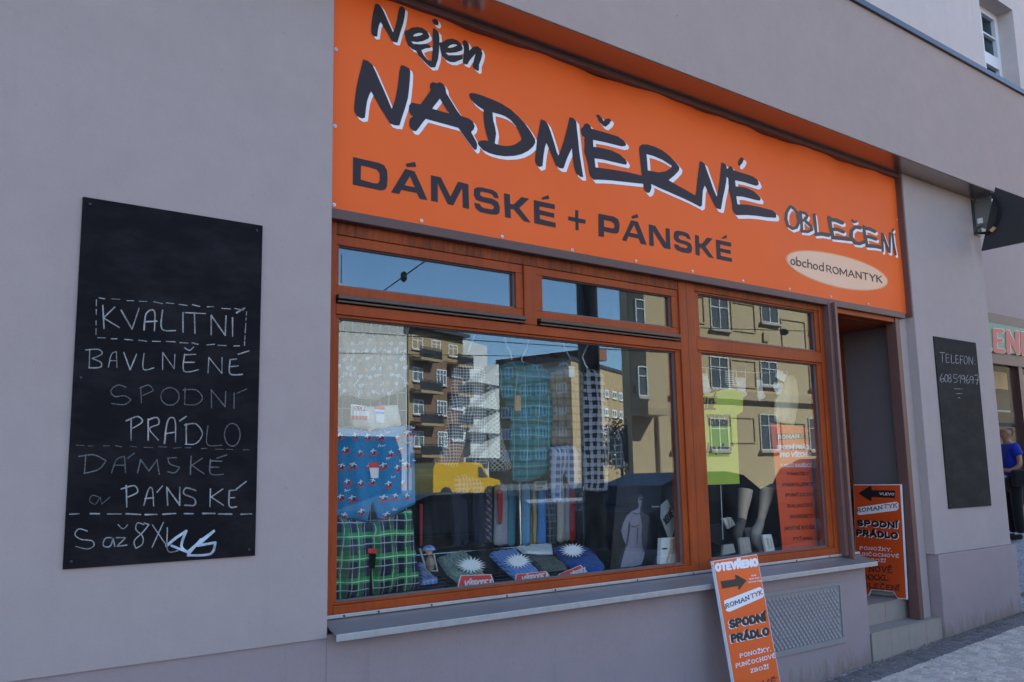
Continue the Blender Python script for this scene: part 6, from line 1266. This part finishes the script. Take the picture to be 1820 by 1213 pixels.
for cx0, cx1, yy in ((1300, 1340, 560), (1390, 1430, 590), (1225, 1250, 545), (1300, 1340, 760), (1390, 1430, 770), (1300, 1342, 660)):
    (u0, w0), (u1, w1) = bz((cx0, yy+28)), bz((cx1, yy-18)); m = MB()
    for a_, b_, c_, d_ in ((u0, u1, w0, w0+.08), (u0, u1, w1-.08, w1), (u0, u0+.08, w0+.08, w1-.08), (u1-.08, u1, w0+.08, w1-.08)): fb.slab(m, a_, b_, c_, d_, 0, .06)
    m.build('panel_moulding', 'beigetrim', BE)
(u0, w0) = bz((1360, 600)); fb.part('rosette', u0-.25, u0+.25, w0-.25, w0+.25, 0, .10, 'beigetrim', BE)
a_ = bz((1160, 760))[0]; tag(MB().tube([fb.pt(a_+.3, 0, .12), fb.pt(a_+.3, 16, .12)], .08, 8).build('downpipe', 'beigetrim', BE))
# more houses behind and to the sides so that the street closes
for nm, lb, x, y, sx_, sy_, h_, mt in (('far_house', 'plain tan house closing the street on the left', -60, -75, 60, 14, 15, 'yellowwall'), ('far_house', 'plain grey house closing the street far left', -95, -45, 20, 30, 16, 'gable')):
    t = thing(nm, lb, 'building', (x, y, 0)); boxo('facade', x-sx_/2, x+sx_/2, y-sy_/2, y+sy_/2, G0, h_, mt, t); boxo('roof', x-sx_/2-.4, x+sx_/2+.4, y-sy_/2-.4, y+sy_/2+.4, h_, h_+.6, 'tileroof', t)
    for i in range(int(sx_/3.2)):
        for j in range(4): boxo('window', x-sx_/2+1.2+i*3.2, x-sx_/2+2.5+i*3.2, y+sy_/2, y+sy_/2+.05, 2+j*3.3, 3.8+j*3.3, 'wglass', t)
# our own side continues to the left
LBH = thing('left_neighbour_house', 'plain grey house joined to the shop building on the left', 'building', (-40, 6, -.5)); boxo('facade', -80, -14.002, .02, 12, -1.5, 26, 'wall', LBH)
# tram mast, wires, van, tree seen in the glass
v = CAM+ray(1049, 700)*13; tag(MB().lathe((v[0], 2*MY-v[1], ground_z(v[0])-.1), [(.22, 0), (.22, .5), (.158, .55), (.150, 9)], 16).build('tram_mast', 'iron'), 'dark steel tram mast standing at the kerb', 'mast')
def wire(name, lb, q0, q1, Y0, Y1, r=.012, e=1.6):
    a, b_ = UY(*q0, Y0), UY(*q1, Y1); d = b_-a; p, q_ = a-d*e, b_+d*e
    tag(MB().tube([(p[0], 2*MY-p[1], p[2]), (q_[0], 2*MY-q_[1], q_[2])], r, 6).build(name, 'iron'), lb, 'wire')
wire('tram_wire', 'thin tram wire crossing the street steeply', (685, 515), (755, 465), 10, 9, .012, 3)
wire('tram_wire', 'upper tram wire along the street', (598, 589), (900, 609), 11, 11, .010, 1.2)
wire('tram_wire', 'lower tram wire along the street', (598, 628), (722, 630), 15, 15, .010, 2.0)
wire('tram_wire', 'tram wire in front of the beige house', (1238, 583), (1436, 589), 13, 13, .014, .6)
a = UY(718, 492, 9.6); tag(MB().lathe((a[0], 2*MY-a[1], a[2]-.1), [(.02, 0), (.06, .05), (.06, .16), (.02, .2)], 8).build('wire_insulator', 'iron'), 'insulator on the steep tram wire', 'insulator')
a = UY(1394, 590, 13); tag(MB().lathe((a[0], 2*MY-a[1], a[2]-.12), [(.03, 0), (.14, .06), (.14, .16), (.03, .22)], 8).build('wire_clamp', 'iron'), 'clamp on the tram wire before the beige house', 'clamp')
MAT['vanyellow'] = plain('yellow_van_paint', (0.75, 0.42, 0.02), 0.3, 0.05, 3, coat=0.5); MAT['tyre'] = plain('tyre', (0.02, 0.02, 0.02), 0.8)
MAT['vanblue'] = plain('dark_van_paint', (0.012, 0.016, 0.030), 0.3, 0.05, 3, coat=0.5)
def van(px, depth, label, paint, k=1.0, flip=1):
    q_ = CAM+ray(px, 800)*depth; vx, vy = q_[0], 2*MY-q_[1]; vz = ground_z(vx)-.09; T = thing('delivery_van', label, 'van', (vx, vy, vz), 'vans parked in the street')
    prof = [(-2.5, .35), (2.3, .35), (2.45, .8), (2.35, 1.15), (1.55, 1.35), (1.0, 2.15), (.7, 2.25), (-2.35, 2.25), (-2.5, 1.9)]
    X = lambda p: vx+p*flip*k
    MB().prism([(X(p), vy-.95, vz+h*k) for p, h in prof], (0, 1.9, 0)).build('body', paint, T)
    MB().prism([(X(p), vy+.955, vz+h*k) for p, h in ((.75, 1.35), (1.4, 1.35), (.95, 1.95), (.75, 1.98))], (0, .01, 0)).build('side_window', 'wglass', T)
    MB().prism([(X(1.50), vy-.85, vz+1.43*k), (X(1.50), vy+.85, vz+1.43*k), (X(1.03), vy+.8, vz+2.12*k), (X(1.03), vy-.8, vz+2.12*k)], (.03*flip, 0, .02)).build('windscreen', 'wglass', T)
    for p in (-1.6, 1.6):
        for y_ in (-.96, .80): MB().lathe((X(p), vy+y_+.18, vz+.33), [(.33, 0), (.34, .05), (.34, .15), (.20, .18), (.18, .16)], 16, 'y').build('wheel', 'tyre', T)
    for y_ in (-.7, .5): boxo('headlight', min(X(2.42), X(2.46)), max(X(2.42), X(2.46)), vy+y_, vy+y_+.22, vz+.75, vz+.95, 'white', T)
van(812, 44, 'yellow delivery van parked across the street', 'vanyellow', .8)
van(470, 19, 'dark blue van added near the kerb to block the reflected gable', 'vanblue', 1.12, -1)  # added van, keeps the bright gable out of the lower left reflection
def parked_car(x, label, paint):
    y = -6.0; z = ground_z(x)-.13; T = thing('parked_car', label, 'car', (x, y, z), 'cars parked at the near kerb')
    lo = [(-2.05, .30), (2.0, .28), (2.12, .48), (2.05, .72), (1.15, .90), (-1.75, .95), (-2.08, .85), (-2.12, .5)]; hi = [(1.12, .90), (.45, 1.38), (.0, 1.45), (-1.0, 1.44), (-1.62, 1.25), (-1.78, .95)]
    def sec(pr, w0, w1):
        vs = []
        for yy, k in ((-w0, 1), (-w1, 0), (w1, 0), (w0, 1)):
            for (a, h) in pr: vs.append((x+a, y+yy, z+h))
        n = len(pr); fs = [(r*n+i, r*n+(i+1) % n, (r+1)*n+(i+1) % n, (r+1)*n+i) for r in range(3) for i in range(n)]; fs += [list(range(n))[::-1], list(range(3*n, 4*n))]; return vs, fs
    vs, fs = sec(lo, .86, .80); obj('body', vs, fs, paint, T); 
    n = len(hi); vs = [(x+a, y+s_*(.80-(h-.9)*.28), z+h) for s_ in (-1, 1) for a, h in hi]; fs = [list(range(n))[::-1], list(range(n, 2*n))]+[(i, (i+1) % n, n+(i+1) % n, n+i) for i in range(n)]; obj('cabin', vs, fs, paint, T)
    for s_ in (-1, 1):
        f_ = lambda a, h: (x+a, y+s_*(.806-(h-.9)*.28), z+h)
        for q in ([(.95, .96), (.42, 1.32), (-.25, 1.37), (-.25, .97)], [(-.35, .97), (-.35, 1.37), (-1.0, 1.36), (-1.5, 1.2), (-1.62, .98)]): MB().prism([f_(a, h) for a, h in q], (0, s_*.006, 0)).build('side_window', 'wglass', T)
        for a in (-1.35, 1.35): MB().lathe((x+a, y+s_*.86+.02, z+.30), [(.30, -.09), (.31, -.05), (.31, .05), (.22, .09), (.20, .07)], 16, 'y').build('wheel', 'tyre', T)
        boxo('headlight', x+2.06, x+2.13, y+s_*.62-.14, y+s_*.62+.14, z+.56, z+.68, 'white', T); boxo('tail_light', x-2.14, x-2.06, y+s_*.64-.12, y+s_*.64+.12, z+.62, z+.78, 'inkbrown', T)
    MB().prism([(x+1.08, y-.70, z+.96), (x+1.08, y+.70, z+.96), (x+.47, y+.62, z+1.36), (x+.47, y-.62, z+1.36)], (.02, 0, .025)).build('windscreen', 'wglass', T)
MAT['carblack'] = plain('black_car_paint', (0.010, 0.010, 0.012), 0.3, 0.05, 3, spec=0.3); MAT['carnavy'] = plain('navy_car_paint', (0.010, 0.014, 0.030), 0.3, 0.05, 3, spec=0.3); MAT['cargrey'] = plain('graphite_car_paint', (0.022, 0.022, 0.024), 0.3, 0.05, 3, spec=0.3)
for x_, lb_, mt_ in ((-2.6, 'black car parked at the near kerb, leftmost of the row', 'carblack'), (2.4, 'navy car parked at the near kerb behind the black one', 'carnavy'), (7.3, 'graphite car parked at the near kerb in front of the shop', 'cargrey'), (12.2, 'dark navy car parked at the near kerb beside the tram mast', 'carnavy'), (17.2, 'black car parked at the near kerb, rightmost of the row', 'carblack')): parked_car(x_, lb_, mt_)
tv = CAM+ray(1104, 800)*52; tx_, ty_ = tv[0], 2*MY-tv[1]; TR = thing('street_tree', 'young green street tree before the tan corner house', 'tree', (tx_, ty_, ground_z(tx_)))
MAT['bark'] = plain('bark', (0.09, 0.07, 0.05), 0.9); MAT['leaf'] = plain('leaves', (0.05, 0.095, 0.03), 0.6, 0.5, 2)
tz = ground_z(tx_); m = MB(); m.tube([(tx_, ty_, tz), (tx_+.05, ty_, tz+1.4), (tx_, ty_+.05, tz+3)], [.10, .07, .04], 8)
for k in range(7):
    a_ = k*.9; m.tube([(tx_, ty_, tz+1.3+k*.2), (tx_+math.cos(a_)*.9, ty_+math.sin(a_)*.9, tz+2.0+k*.25)], [.035, .012], 5)
m.build('trunk', 'bark', TR); m = MB()
for i in range(2600):
    r_ = random.random()**.4; a_, b_ = random.uniform(0, 6.283), math.acos(random.uniform(-1, 1)); k_ = 1+.3*math.sin(a_*3)*math.sin(b_*4)
    c_ = np.array([tx_+1.5*k_*r_*math.sin(b_)*math.cos(a_), ty_+1.5*k_*r_*math.sin(b_)*math.sin(a_), tz+2.6+1.5*k_*r_*math.cos(b_)]); u_ = np.array([random.gauss(0, 1) for _ in range(3)]); u_ /= np.linalg.norm(u_); w_ = np.cross(u_, [random.gauss(0, 1) for _ in range(3)]); w_ /= np.linalg.norm(w_)+1e-6
    m.add([c_-u_*.10, c_+w_*.05, c_+u_*.10, c_-w_*.05], [(0, 1, 2, 3)])
m.build('crown', 'leaf', TR)
